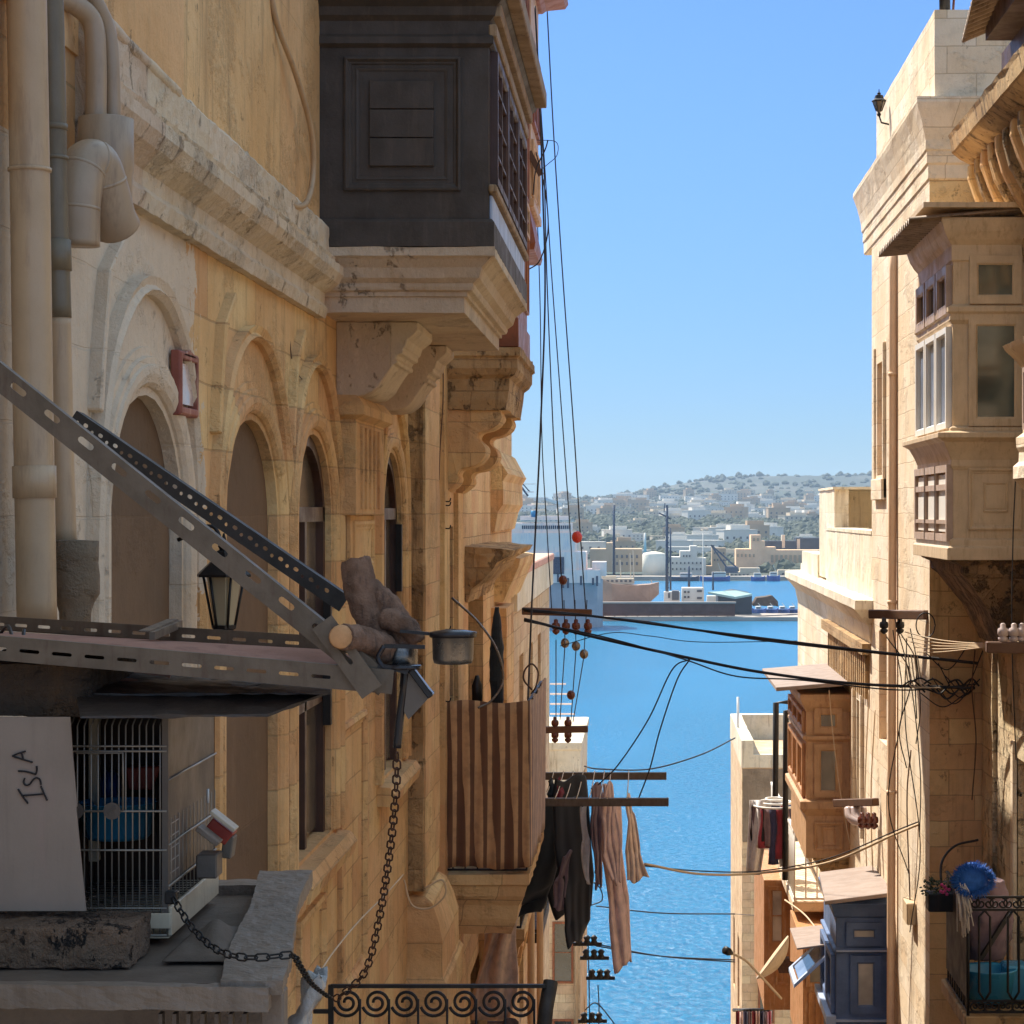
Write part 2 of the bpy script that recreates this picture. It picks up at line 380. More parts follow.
def window(name, fr, u0, u1, v0, v1, mf, mg, parent, nu=1, nv=1, w=.04, d=.03, dg=0., bars=.018, label=None):
    mb = MB(); mb.sweep(rect(u0, u1, v0, v1), [(0,dg-.01),(0,dg+d),(w*.8,dg+d),(w,dg+d*.6),(w,dg-.01)], fr, True)
    for i in range(1, nu): u = u0+(u1-u0)*i/nu; mb.fbox(fr, u-bars/2, u+bars/2, v0+w, v1-w, dg-.01, dg+d*.8)
    for i in range(1, nv): v = v0+(v1-v0)*i/nv; mb.fbox(fr, u0+w, u1-w, v-bars/2, v+bars/2, dg-.01, dg+d*.75)
    mb.mat(1); mb.fbox(fr, u0+w*.9, u1-w*.9, v0+w*.9, v1-w*.9, dg-.012, dg+.004)
    return mb.build(name, [mf, mg], parent, label=label)
def curve_pts(ctrl, n=10, sag=0.):
    """Catmull-Rom through the control points"""
    c = [Vector(p) for p in ctrl]
    if len(c) == 2:
        return [c[0].lerp(c[1], i/n)-Vector((0,0,sag*4*(i/n)*(1-i/n))) for i in range(n+1)]
    c = [c[0]*2-c[1]]+c+[c[-1]*2-c[-2]]; out = []
    for i in range(1, len(c)-2):
        for k in range(n):
            t = k/n; a, b, d, e = c[i-1:i+3]
            out.append(.5*((2*b)+(d-a)*t+(2*a-5*b+4*d-e)*t*t+(3*b-a-3*d+e)*t**3))
    out.append(c[-2]); return out
def cable(label, ctrl, r, m=None, n=14, sag=0., group=None, name='overhead_cable', cat='cable'):
    return MB().tube(curve_pts(ctrl, n, sag), r*(.72 if name == 'overhead_cable' else 1), 6).build(name, m or MT['cable'], label=label, cat=cat, group=group)

# ------------------------------------------------------------------ camera, sky, sun
cd = bpy.data.cameras.new('camera'); cam = bpy.data.objects.new('camera', cd); col.objects.link(cam)
cam.rotation_euler = (PI/2, 0, 0); cd.sensor_width = 36; cd.lens = F/1024*36; cd.shift_x = -(CX-512)/1024
cd.clip_start = .05; cd.clip_end = 20000; scene.camera = cam
S = Vector((-.38, .46, .80)).normalized()
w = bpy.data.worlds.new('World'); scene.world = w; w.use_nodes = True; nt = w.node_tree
sky = N(nt, 'ShaderNodeTexSky', sky_type='NISHITA'); sky.sun_disc = False
sky.sun_elevation = math.asin(S.z); sky.sun_rotation = math.atan2(S.x, S.y)
sky.air_density = 1.0; sky.dust_density = .0; sky.ozone_density = 3.0
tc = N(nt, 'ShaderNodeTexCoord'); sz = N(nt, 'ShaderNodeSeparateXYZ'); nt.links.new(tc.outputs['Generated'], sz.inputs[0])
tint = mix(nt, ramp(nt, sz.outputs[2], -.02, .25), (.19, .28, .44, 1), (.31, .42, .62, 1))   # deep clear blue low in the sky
tint = mix(nt, ramp(nt, sz.outputs[2], .25, .6), tint, (2.75, 2.15, 1.45, 1))                # overhead sky boosted and warmed, added fill light for the shaded walls
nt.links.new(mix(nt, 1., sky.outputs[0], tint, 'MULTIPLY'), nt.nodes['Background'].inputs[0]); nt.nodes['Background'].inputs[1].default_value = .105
sl = bpy.data.lights.new('sun', 'SUN'); sl.energy = 3.6; sl.angle = math.radians(.5); sl.color = (1, .91, .78)
so = bpy.data.objects.new('sun', sl); col.objects.link(so); so.rotation_euler = S.to_track_quat('Z', 'Y').to_euler()
scene.view_settings.view_transform = 'Standard'; scene.view_settings.look = 'None'
scene.view_settings.exposure = 1.33; scene.view_settings.gamma = 1
try:
    scene.cycles.max_bounces = 12; scene.cycles.diffuse_bounces = 6; scene.cycles.volume_bounces = 0
except Exception: pass
# ------------------------------------------------------------------ LEFT: near house with arches
E = east_face(LW)
house = thing('stone_house', 'nearest left-hand golden stone house with tall arched recesses under a peeling cream moulding', 'house', (LW-3, 11, -12))
ARC = [8.83, 11.18, 13.28, 17.35]; AHW = [.67, .80, .75, .74]; AZ, AR = -.1, .57
holes = [arch(y, AHW[i], -2.03, AZ, AR) for i, y in enumerate(ARC)]
holes += [rect(9.0, 9.9, -4.9, -3.0), rect(12.2, 13.2, -5.2, -3.2)]
mb = MB(); mb.holed(rect(4, 18.57, -12, 9), holes, E, -.34, 0)
mb.build('wall', [STN['gold']], house)
mb = MB()
for y_, h_ in zip(ARC[:2], AHW): mb.fbox(E, y_-h_-.05, y_+h_+.05, -2.1, .55, -.30, -.055)
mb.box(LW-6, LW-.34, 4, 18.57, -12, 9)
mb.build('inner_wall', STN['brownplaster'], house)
# render above the string course, 3 mm proud
mb = MB(); mb.holed(rect(4, 13.44, 1.6, 9), [rect(5, 5.02, 8, 8.02)], E, .001, .012); mb.build('upper_render', STN['goldup'], house)
# arches: roll, stepped reveal and hood
for i, y in enumerate(ARC):
    hw = AHW[i]
    m = STN['gold']
    mb = MB()
    mb.sweep(arch(y, hw, -2.03, AZ, AR, 20), [(0,-.3),(0,-.035),(.018,-.035),(.018,-.012),(.03,-.012),(.034,.012),(.05,.03),(.085,.042),(.12,.042),(.125,.03),(.15,.03),(.155,.012),(.19,.012),(.195,-.01)], E)
    mb.build('arch_moulding', m, house, rough=.004)
    mb = MB(); h2 = hw+.22
    mb.sweep(arch(y, h2, -2.03, AZ, AR+.40, 20), [(0,-.01),(0,.03),(.02,.055),(.04,.035),(.075,.05),(.075,-.01)], E)
    mb.build('hood_moulding', m, house, rough=.006)
    mb = MB(); mb.sweep([(y-hw-.24, .36), (y-hw-.2, .56), (y-hw-.1, .86), (y-hw+.15, 1.02)], [(-.01,-.01),(-.01,.05),(.035,.05),(.035,-.01)], E)
    mb.build('hood_stop', m, house, bevel=.006, rough=.006)
    mb = MB(); mb.prism([(-.3,-2.2),(.12,-2.2),(.14,-2.12),(.1,-2.06),(-.3,-2.031)], lambda u, v, d: Vector((LW+u, d, v)), y-hw-.2, y+hw+.2)
    mb.build('sill', STN['gold'], house, rough=.004, sub=.12)
    if i >= 2:
        D = -.09
        mb = MB(); mb.sweep(arch(y, hw-.001, -2.03, AZ, AR, 20), [(0,D-.03),(0,D+.05),(-.07,D+.05),(-.07,D-.03)], E)
        for u in (y-.02, y+.02-.04): mb.fbox(E, u-.035, u+.035, -2.03, .0, D-.03, D+.045)
        mb.fbox(E, y-hw, y+hw, -.06, .03, D-.03, D+.05)
        mb.fbox(E, y-hw, y+hw, -1.2, -1.13, D-.03, D+.045)
        mb.mat(1); mb.prism(arch(y, hw-.03, -2.0, AZ, AR-.03, 16), E, D-.02, D)
        mb.mat(2); mb.fbox(E, y+hw-.1, y+hw-.03, -1.35, -.55, D+.05, D+.1) if i == 2 else mb.fbox(E, y+hw-.1, y+hw-.03, -.65, -.1, D+.05, D+.1)
        mb.build('arched_window', [MT['darkwood'], MT['gtan'], MT['iron']], house, label='brown timber window filling an arched recess')
# blind panels low on the wall
for (a, b, c, d) in ((14.3, 15.6, -3.2, -1.4), (12.6, 13.6, -2.9, -2.35)):
    mb = MB(); panel(mb, E, a, b, c, d, .08, .03); mb.build('wall_panel', STN['blocks'], house, rough=.004)
# string course
prof = [(-.05,1.18),(.05,1.18),(.065,1.24),(.045,1.27),(.05,1.33),(.13,1.39),(.16,1.44),(.16,1.49),(.1,1.51),(.115,1.55),(.07,1.585),(.075,1.73),(.05,1.76),(-.05,1.76)]
mb = MB(); mb.loft([[Vector((LW+a, y, z)) for a, z in prof] for y in [7.72+.1*k for k in range(58)]])
mb.build('string_course', STN['cream'], house, rough=.008, rf=2, sub=.06)
mb = MB(); mb.tube(curve_pts([(LW+.06, 7.9, 1.76), (LW+.06, 8.4, 1.745), (LW+.06, 9.1, 1.735)], 6), .028, 10)
mb.build('coping_roll', STN['cream'], house, rough=.004)
mb = MB(); mb.loft([[Vector((LW+a, y, z)) for a, z in [(-.02,1.7),(.1,1.7),(.1,2.3-.1*k),(-.02,2.3-.1*k)]] for k, y in enumerate([4, 4.2, 4.3, 4.4])])
mb.build('plaster_patch', STN['cream'], house, rough=.008)
# pendant pilaster carrying the console
mb = MB(); mb.box(LW-.02, LW+.13, 14.25, 15.75, -.02, .66)
mb.rect_loft(LW-.02, LW+.13, 14.25, 15.75, [(.0,.60),(.06,.63),(.06,.69),(.02,.74),(0,.76)])
for k in range(5): mb.fbox(east_face(LW+.13), 14.45+.23*k, 14.53+.23*k, .02, .56, -.01, .018)
mb.build('pilaster', STN['gold'], house, bevel=.01, rough=.004, sub=.2)
mb = MB(); mb.box(LW-.02, LW+.08, 14.35, 15.6, -.42, -.022)
panel(mb, east_face(LW+.08), 14.45, 15.5, -.38, -.06, .06, .015)
mb.build('pilaster_foot', STN['gold'], house, rough=.005, sub=.15)
# S shaped console under the grey balcony, extruded along the street
cons = [(0,.75)]+[(v.x, v.y) for v in curve_pts([Vector(q+(0,)) for q in [(.14,.75),(.21,.765),(.27,.81),(.31,.87),(.345,.92),(.37,.955)]], 4)]+[(.395,.96),(.40,.985),(.385,.995),(.40,1.02),(.43,1.03),(.43,1.06),(.445,1.07),(.46,1.12),(.50,1.15),(.53,1.18),(.53,1.232),(0,1.232)]
for y0, y1 in ((14.25, 15.2), (16.3, 16.95)):
    mb = MB(); mb.prism([(LW+a, b) for a, b in cons], lambda u, v, d: Vector((u, d, v)), y0, y1, 8)
    mb.build('console', STN['cream'], house, bevel=.006, rough=.005)
mb = MB(); mb.corbel(-1.12, LW-.1, 13.62, 16.9, [(0,1.235),(0,1.33),(.02,1.335),(.02,1.36),(.05,1.37),(.06,1.39),(.06,1.41),(.1,1.44),(.12,1.5),(.17,1.55),(.2,1.565),(.2,1.618)])
mb.build('balcony_base', STN['cream'], house, rough=.006, sub=.14, label='cream moulded stone base under the grey balcony')
# grey closed balcony
bx, y0, y1 = -.955, 13.45, 17.1
bal = MB(); bal.box(LW, bx, y0, y1, 1.62, 3.12)
bal.rect_loft(LW, bx, y0, y1, [(.035,1.62),(.035,1.77),(.02,1.79),(.005,1.79)])
f = cam_face(y0)
panel(bal, f, XY(344,y0), XY(461,y0), ZY(191,y0), ZY(57,y0), .045, .02)
bal.sweep(rect(XY(356,y0), XY(448,y0), ZY(180,y0), ZY(68,y0)), [(0,-.001),(0,.008),(.02,.004),(.02,-.001)], f, True)
for k in range(3):
    a = ZY(167,y0)+.175*k; bal.fbox(f, XY(370,y0), XY(434,y0), a+.003, a+.172, -.001, .028)
balo = bal.build('closed_balcony', MT['grey'], house, bevel=.005, label='charcoal closed timber balcony with a nested square panel')
mb = MB(); mb.rect_loft(LW, bx, y0, y1, [(.006,2.84),(.03,2.86),(.03,2.9),(.012,2.92),(.012,3.0),(.04,3.03),(.05,3.08),(.1,3.13),(.13,3.2),(.13,3.26),(.15,3.27),(.15,3.31),(0,3.4)])
mb.build('cornice', MT['grey'], balo)
fe = east_face(bx)
mb = MB(); mb.fbox(fe, y0-.02, y1+.02, 3.02, 3.1, .001, .08); mb.fbox(fe, y0-.02, y1+.02, 2.9, 2.98, .001, .05); mb.fbox(fe, y0-.03, y1+.03, 1.95, 2.0, .001, .05)
mb.fbox(fe, y0-.02, y1+.02, 3.14, 3.26, .1, .19)
mb.build('front_trim', MT['trim'], balo, bevel=.008)
mb = MB()
for k in range(6): mb.fbox(fe, y0+.02+.6*k, y0+.6+.6*k, 1.66, 1.94, .001, .022)
mb.build('front_boards', MT['bluel'], balo, bevel=.006)
for k in range(3): window('window', fe, y0+.12+1.15*k, y0+1.2+1.15*k, 2.02, 2.84, MT['darkwood'], MT['gcurt'], balo, 2, 4, .06, .04, .008)
# hose, wire
cable('pale rubber hose looping down the render beside the charcoal balcony', [P(268,-30,11.6)+Vector((.0,0,0)), P(276,20,11.75), P(296,75,12.15), P(311,130,12.5), P(313,175,12.6), P(306,203,12.35), P(292,205,12.1), P(278,192,11.8)], .017, MT['pipe'], name='hose', cat='hose')
cable('thin grey wire hanging from the hose end across the cream moulding', [P(279,196,11.9), P(296,235,12.3), P(290,300,12.5), P(292,360,12.4), P(306,385,12.8)], .004, MT['cableb'])
# house lamp on wall: hexagonal lantern
c = Vector((-1.79, 9.35, -.42))
ln = thing('wall_lantern', 'black hexagonal lantern with amber panes on the wall between the first two arches', 'lantern', c)
mb = MB()
for k in range(6):
    a = PI/3*k
    mb.tube([c+Vector((.045*math.cos(a), .045*math.sin(a), -.075)), c+Vector((.088*math.cos(a), .088*math.sin(a), .15))], .006, 5)
mb.lathe(c, [(.01,-.15),(.02,-.13),(.012,-.11),(.03,-.09),(.055,-.075),(.055,-.06)], 6, sm=False)
mb.lathe(c, [(.125,.145),(.125,.155),(.05,.22),(.04,.25),(.02,.26),(.028,.275),(.012,.3),(.004,.33)], 6, sm=False)
mb.build('frame', MT['iron'], ln)
MB().lathe(c, [(.045,-.062),(.082,.144)], 6, sm=False).build('lamp_glass', MT['gamber'], ln)
MB().tube(curve_pts([c+Vector((0,0,.25)), c+Vector((-.05,0,.36)), c+Vector((-.2,.02,.3))], 6), .009, 6).build('bracket', MT['iron'], ln)
# icon on the wall
icn = thing('wall_shrine', 'small red framed picture box high on the wall between first and second arch', 'picture', (LW, 9.75, .5))
fi = lambda u, v, d=0: Vector((LW+.04+d*.5, 9.26+(u-9.42)*.62, .545+(v-.54)*.72))
mb = MB(); mb.sweep(rect(9.42, 9.92, .40, .68), [(0,-.06),(0,.03),(-.035,.03),(-.05,.015),(-.05,-.06)], fi, True)
mb.prism([(9.4,.70),(9.94,.70),(9.67,.75)], fi, -.06, .03)
mb.build('frame', paint('red_painted_frame', C(150,82,66), .6, var=.3, dirt=C(206,176,150), dirt_amt=.3), icn, bevel=.004)
MB().fbox(fi, 9.44, 9.90, .42, .66, -.05, -.005).build('picture', MT['insulw'], icn)

# ------------------------------------------------------------------ pipes on the near wall
def pipe_run(name, label, ctrl, r, m, bands=(), n=10):
    t = thing(name, label, 'pipe', ctrl[0]); pts = curve_pts(ctrl, n)
    MB().tube(pts, r, 20).build('pipe', m, t)
    for a, bl, rr in bands:
        i = int(a*(len(pts)-2)); p, q = pts[i], pts[i+1]; d = (q-p).normalized()
        MB().lathe(p, [(r*.9,0),(r+rr,.001),(r+rr,bl),(r*.9,bl+.002)], 20, d).build('collar', m, t)
    return t
pipe_run('drain_pipe', 'thick beige drain pipe, leftmost of the vertical pipes', [P(26,-40,6.83), P(30,190,6.83), P(33,400,6.83), P(37,622,6.83)], .061, MT['pipe'], ((.335,.012,.006),(.82,.1,.006)))
gp = pipe_run('drain_pipe', 'drain pipe between the beige pipe and the funnel, grey-green above and beige below', [P(49,-40,7.1), P(52,80,7.1), P(54,190,7.1), P(58,318,7.1)], .043, MT['pipeg'], ((.5,.02,.004),(.62,.012,.005),(.86,.1,.006)))
MB().tube(curve_pts([P(58,316,7.1), P(60,400,7.1), P(64,548,7.1)], 8), .041, 20).build('lower_pipe', MT['pipe'], gp, label='beige lower length')
t = thing('soil_stack', 'two grey pipes entering a funnel with a curved trap over the first arch', 'pipe', P(106,180,7.6))
MB().tube(curve_pts([P(52,-6,7.5), P(74,4,7.55), P(92,22,7.6), P(96,60,7.6), P(96,124,7.6)], 8), .036, 18).build('pipe', MT['pvc'], t)
MB().tube(curve_pts([P(80,-30,7.6), P(95,0,7.62), P(108,30,7.66), P(112,70,7.66), P(113,124,7.66)], 8), .027, 16).build('pipe', MT['pvc'], t)
MB().lathe(P(106,200,7.6), [(.05,-.14),(.088,-.02),(.09,.09),(.094,.1),(.094,.28),(.08,.284)], 24).build('funnel', MT['pvc'], t)
tp = curve_pts([P(76,246,7.3), P(77,200,7.3), P(84,168,7.34), P(96,164,7.38), P(105,188,7.42), P(112,215,7.46), P(118,228,7.5)], 8)
MB().tube(tp, .078, 20).build('trap', MT['pvc'], t)
for i in (6, 14, 22, 30):
    MB().lathe(tp[i], [(.07,0),(.079,.001),(.079,.012),(.07,.013)], 20, (tp[i+1]-tp[i])).build('joint_ring', MT['pvc'], t)
c = P(75,575,7.05)
hop = MB().lathe(c, [(.05,-.19),(.052,-.12),(.06,-.09),(.078,-.06),(.08,.0),(.074,.04),(.076,.05),(.076,.11),(.05,.112)], 20)
hop.build('rain_hopper', STN['concrete'], rough=.004, label='rough cement hopper at the foot of the grey green pipe', cat='pipe hopper')

# ------------------------------------------------------------------ LEFT: second house with pier, brown balconies
h2 = thing('stone_house', 'second stone house on the left with red-brown closed balconies on carved consoles', 'house', (LW-3, 26, -15))
mb = MB(); mb.holed([(18.575,-17),(33,-17),(33,4),(29.5,4),(29.5,7.2),(18.575,7.2)], [rect(21.9, 22.9, -3.6, -.15)+[], rect(24.9, 27.2, -3.9, -.75), rect(28.6, 29.8, 1.0, 3.2), rect(21.8,23.2,-7.2,-4.9), rect(25.2,26.8,-7.6,-5.3)], E, -.3, 0)
mb.build('wall', STN['goldup'] if False else STN['blocks'], h2)
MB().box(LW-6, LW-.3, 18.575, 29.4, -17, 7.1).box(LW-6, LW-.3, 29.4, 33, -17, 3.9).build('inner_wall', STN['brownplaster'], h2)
mb = MB(); mb.box(LW-.01, LW+.143, 18.6, 19.9, -3.2, 7.3); mb.rect_loft(LW-.01, LW+.143, 18.6, 19.9, [(0,-3.25),(.06,-3.3),(.12,-3.45),(.16,-3.6),(.16,-3.9),(.2,-3.95),(.2,-9)])
mb.build('pier', STN['gold'], h2, rough=.012, sub=.3, label='tall projecting stone pier with a swelling foot')
mb = MB(); mb.box(LW-.01, LW+.125, 18.565, 18.6, -3.2, 7.2); mb.build('eroded_face', STN['dirty'], h2, rough=.016, sub=.12)
mb = MB(); mb.box(LW-.01, LW+.07, 21.2, 21.75, -4.8, 8); mb.box(LW-.01, LW+.05, 23.0, 23.6, -2.0, .2); mb.build('pilaster_strip', STN['goldup'], h2, rough=.006, sub=.3)
# toothed metal strip in the slot
mb = MB()
for k in range(46): mb.box(LW+.0, LW+.03, 21.78, 21.86, -2.6+.055*k, -2.575+.055*k)
mb.box(LW-.01, LW+.012, 21.76, 21.9, -2.7, 0); mb.build('toothed_strip', MT['iron'], h2)
for k, (px, py) in enumerate(((441,500),(452,504),(460,527),(459,628),(435,700))):
    q = P(px, py, 21.3); q.x = LW+.08
    mb = MB(); mb.tube(curve_pts([q+Vector((-.08,0,0)), q+Vector((.02,0,-.015)), q+Vector((.04,0,.02))], 4), .007, 6); mb.build('iron_hook', MT['iron'], h2)
# second balcony (red-brown): base, consoles, body
yb, xo = 21.6, -1.27
body = MB(); body.box(LW, xo, yb, 23.7, 1.62, 6.5); body.rect_loft(LW, xo, yb, 23.7, [(.03,1.62),(.03,1.9),(.01,1.93)])
fe = east_face(xo)
for z in (2.1, 3.3, 4.6): 
    for k in range(2): panel(body, fe, yb+.15+k*1.0, yb+.95+k*1.0, z, z+1.0, .05, .03)
b2 = body.build('closed_balcony', MT['brownw'], h2, bevel=.008, label='red-brown closed timber balcony partly behind the charcoal one')
for k in range(2): window('window', fe, yb+.15+k*1.0, yb+.95+k*1.0, 2.9, 3.25, MT['orange'], MT['gtan'], b2, 2, 1, .05, .03, .01)
mb = MB(); mb.corbel(-1.34, LW-.1, 21.5, 24.0, [(-.02,1.0),(.0,1.1),(.02,1.3),(.07,1.34),(.1,1.4),(.1,1.5),(.13,1.52),(.13,1.6)])
mb.build('balcony_base', STN['dirty'], h2, rough=.014, sub=.16)
cs2 = [(0,.2),(.06,.2)]+[(v.x, v.y) for v in curve_pts([Vector(q+(0,)) for q in [(.1,.23),(.15,.28),(.17,.33),(.16,.37),(.2,.42),(.32,.45),(.4,.5),(.44,.58),(.42,.66),(.36,.72),(.38,.78),(.48,.81),(.56,.86),(.6,.93),(.58,.99)]], 3)]+[(.66,1.0),(0,1.0)]
for a, b in ((21.55, 22.2), (23.3, 23.9)):
    mb = MB(); mb.prism([(LW+u, v) for u, v in cs2], lambda u, v, d: Vector((u, d, v)), a, b, 6); mb.build('console', STN['gold'], h2, bevel=.01, rough=.01)
# third balcony further on
body = MB(); body.box(LW, -1.4, 27, 28.9, 3.75, 6.9); fe = east_face(-1.4)
for k in range(2): panel(body, fe, 27.1+k*.9, 27.9+k*.9, 3.9, 4.6, .06, .03)
body.rect_loft(LW, -1.4, 27, 28.9, [(0,3.74),(.04,3.75),(.04,3.85)])
b3 = body.build('closed_balcony', MT['orange'], h2, bevel=.01, label='orange timber balcony with a flared eave, farthest of the high ones')
for k in range(2): window('window', fe, 27.1+k*.9, 27.9+k*.9, 4.8, 5.8, MT['brownw'], MT['gtan'], b3, 2, 2, .06, .03, .01)
mb = MB(); mb.rect_loft(LW, -1.4, 27, 28.9, [(.05,6.55),(.1,6.6),(.34,6.68),(.38,6.75),(.3,6.82),(.05,6.95)]); mb.build('eave', MT['brownw'], b3)
mb = MB(); mb.corbel(-1.5, LW, 27.1, 28.6, [(-.1,3.2),(.14,3.22),(.16,3.3),(.1,3.6),(.08,3.74)]); mb.build('balcony_base', MT['brownw'], h2)
mb = MB(); mb.box(LW, -1.36, 25.0, 25.4, 4.7, 5.0); mb.build('beam_end', MT['brownw'], h2)
# ledge (door hood) with broken edge
mb = MB(); mb.loft([[Vector((LW+a, y, z)) for a, z in [(-.05,-1.0),(.04,-1.0),(.08,-.86),(.3,-.66),(.36,-.56),(.52,-.48),(.56,-.42),(-.05,-.38)]] for y in [24.4+.3*k for k in range(14)]])
mb.build('door_hood', STN['dirty'], h2, rough=.03, sub=.2, label='broken stone hood over a doorway')
mb = MB(); mb.box(LW-.25, LW-.2, 24.95, 27.15, -3.9, -.8); mb.build('door', MT['darkwood'], h2)
mb = MB(); mb.loft([[Vector((LW+a, y, z)) for a, z in [(-.05,-.25),(.05,-.25),(.1,.0),(.16,.1),(.16,.4),(.22,.5),(.05,.8),(-.05,.85)]] for y in [28.5+.5*k for k in range(10)]])
mb.build('corner_cornice', STN['gold'], h2, rough=.02, sub=.3)
mb = MB(); mb.loft([[Vector((LW+a, y, z)) for a, z in [(-.05,-1.2),(.12,-1.2),(.2,-1.0),(.32,-.72),(.34,-.62),(-.05,-.58)]] for y in [29.2+.5*k for k in range(9)]])
mb.build('corner_cornice', STN['gold'], h2, rough=.02, sub=.3)
mb = MB(); mb.box(LW-.01, LW+.2, 28.6, 30.2, -9, -1.25); mb.build('pier', STN['blocks'], h2, rough=.012, sub=.35)
# striped balcony: slab part of the house, cloth a thing
xo2 = -1.16
mb = MB(); mb.corbel(xo2, LW-.05, 21.5, 24.6, [(-.16,-4.15),(-.1,-4.0),(-.08,-3.86),(-.02,-3.76),(.0,-3.66),(.03,-3.64),(.03,-3.54)])
mb.build('balcony_slab', STN['blocks'], h2, rough=.01, sub=.2)
def railing_bars(mb, a, b, z0, z1, n, r=.008):
    a, b = Vector(a), Vector(b)
    for z, rr in ((z0, r*1.3), (z1, r*1.8)): mb.bar((a.x,a.y,z), (b.x,b.y,z), rr*2, rr*2)
    for k in range(n+1):
        p = a.lerp(b, k/n); mb.tube([(p.x,p.y,z0), (p.x,p.y,z1)], r, 5)
mb = MB(); railing_bars(mb, (LW,21.53,0), (xo2,21.53,0), -3.5, -1.9, 7); railing_bars(mb, (xo2,21.53,0), (xo2,24.6,0), -3.5, -1.9, 20)
mb.build('railing', MT['iron'], h2)
mb = MB(); rows = []
corner = [(LW+.03, 21.47)]+[(LW+.03+(xo2+.05-LW-.03)*k/40, 21.47) for k in range(1, 40)]+[(xo2+.03, 21.48)]+[(xo2+.045, 21.5+3.05*k/36) for k in range(1, 37)]
for i in range(15):
    t = i/14; z = -1.85-1.62*t
    rows.append([Vector((x+(.012*math.sin(y*7+t*2) if y > 21.49 else 0), y-(.018*math.sin(x*40+t*3)*(.3+t) if y < 21.49 else 0)-.02*t, z+.015*math.sin((x+y)*9))) for x, y in corner])
mb.sm = True; mb.loft(rows, caps=False, closed=False)
mb.build('balcony_cloth', MT['fstripe'], solid=.008, label='brown and tan striped cloth wrapped around a balcony railing', cat='cloth')
# parasol / dark folded thing
mb = MB(); q = P(497,700,22.5); mb.lathe(q, [(.04,-.1),(.06,0),(.075,.2),(.07,.5),(.055,.75),(.02,.95)], 14, sm=False)
mb.build('folded_parasol', MT['fgrey'], rough=.012, sub=.06, label='dark folded parasol standing in the striped balcony', cat='parasol')
mb = MB(); q = P(477,715,22.2); mb.lathe(q, [(.05,0),(.055,.3),(.03,.36),(.02,.4)], 9); mb.build('bottle', MT['iron'], label='dark bottle showing over the rim of the striped balcony', cat='bottle')
cable('grey hose bowing out from the wall into the striped balcony', [P(452,598,21.8), P(478,622,21.6), P(497,650,21.5), P(503,680,21.5), P(492,700,21.45), P(478,708,21.4)], .012, MT['steel'], name='hose', cat='hose')
# lower balcony of the house, with carved corbels
mb = MB(); mb.corbel(-1.5, LW, 26.5, 29.5, [(-.2,-5.55),(-.05,-5.4),(-.02,-5.25),(.05,-5.15),(.05,-5.02)]); mb.build('balcony_slab', STN['blocks'], h2, rough=.012, sub=.25)
for y in (26.6, 28.2, 29.2):
    mb = MB(); mb.prism([(LW-.01,-6.6),(LW+.1,-6.6),(LW+.2,-6.3),(LW+.16,-6.1),(LW+.4,-5.8),(LW+.44,-5.56),(LW-.01,-5.56)], lambda u, v, d: Vector((u, d, v)), y, y+.3, 3); mb.build('corbel', STN['gold'], h2, rough=.012, bevel=.01)
mb = MB(); railing_bars(mb, (LW,26.5,0), (-1.5,26.5,0), -5.0, -4.1, 5); railing_bars(mb, (-1.5,26.5,0), (-1.5,29.5,0), -5.0, -4.1, 18); mb.build('railing', MT['iron'], h2)
# curtain knotted under it
rows = []
for i in range(14):
    t = i/13; rows.append([P(488+30*s-8*(1-t)*math.cos(s*3)-12*t+6*math.sin(t*5+s*4), 905+115*t, 24.2+.1*math.sin(s*14+t*3)) for s in [k/16 for k in range(17)]])
mb = MB(); mb.sm = True; mb.loft(rows, False, False); mb.build('hanging_awning', MT['fbeige'], solid=.01, label='pale beige awning cloth hanging in folds below the striped balcony', cat='awning')
# drain pipes on the far part
for px, a, b, Y in ((531, 905, 1100, 30), (540, 905, 1100, 33)):
    pipe_run('drain_pipe', 'beige downpipe low on the left side at px' if 0 else ('beige downpipe below the hanging clothes, left one of the pair' if px == 531 else 'beige downpipe below the hanging clothes, right one of the pair'), [P(px,a,Y), P(px,(a+b)/2,Y), P(px,b,Y)], .05, MT['pipe'])

# ------------------------------------------------------------------ LEFT: lower houses down the street
def gz(Y): return -9-.235*Y
h3 = thing('stone_house', 'lower ochre house with a pale red roof edge just right of the broken door hood', 'house', (LW-3, 39, -20))
mb = MB(); mb.holed(rect(33.05, 46, -22, -1.0), [rect(35+3*k, 36.2+3*k, z, z+1.9) for k in range(3) for z in (-4.2, -8.2, -12.4)], E, -.3, 0)
mb.box(LW-7, LW-.3, 33.05, 46, -22, -1.0); mb.build('wall', STN['far'], h3)
mb = MB(); mb.box(LW-7, LW+.1, 33.1, 46.05, -.997, -.86); mb.build('roof', MT['terra'], h3, bevel=.02)
mb = MB(); mb.box(LW-.3, LW+.08, 33.1, 46.02, -1.5, -1.0); mb.build('roof_band', STN['render'], h3)
for k in range(3):
    for z in (-4.2, -8.2, -12.4): window('window', east_face(LW-.2), 35.02+3*k, 36.18+3*k, z, z+1.9, MT['orangel'], MT['gdark'], h3, 2, 2, .08, .05)
mb = MB(); mb.box(LW, LW+.34, 35.2, 38.2, -6.9, -6.75); railing_bars(mb, (LW+.32,35.2,0), (LW+.32,38.2,0), -6.7, -5.8, 14, .02); railing_bars(mb, (LW,35.2,0), (LW+.32,35.2,0), -6.7, -5.8, 3, .02)
mb.build('balcony', MT['iron'], h3)
h4 = thing('stone_house', 'cream house far down the left side with a white roof terrace above the clothes', 'house', (LW-3, 72, -26))
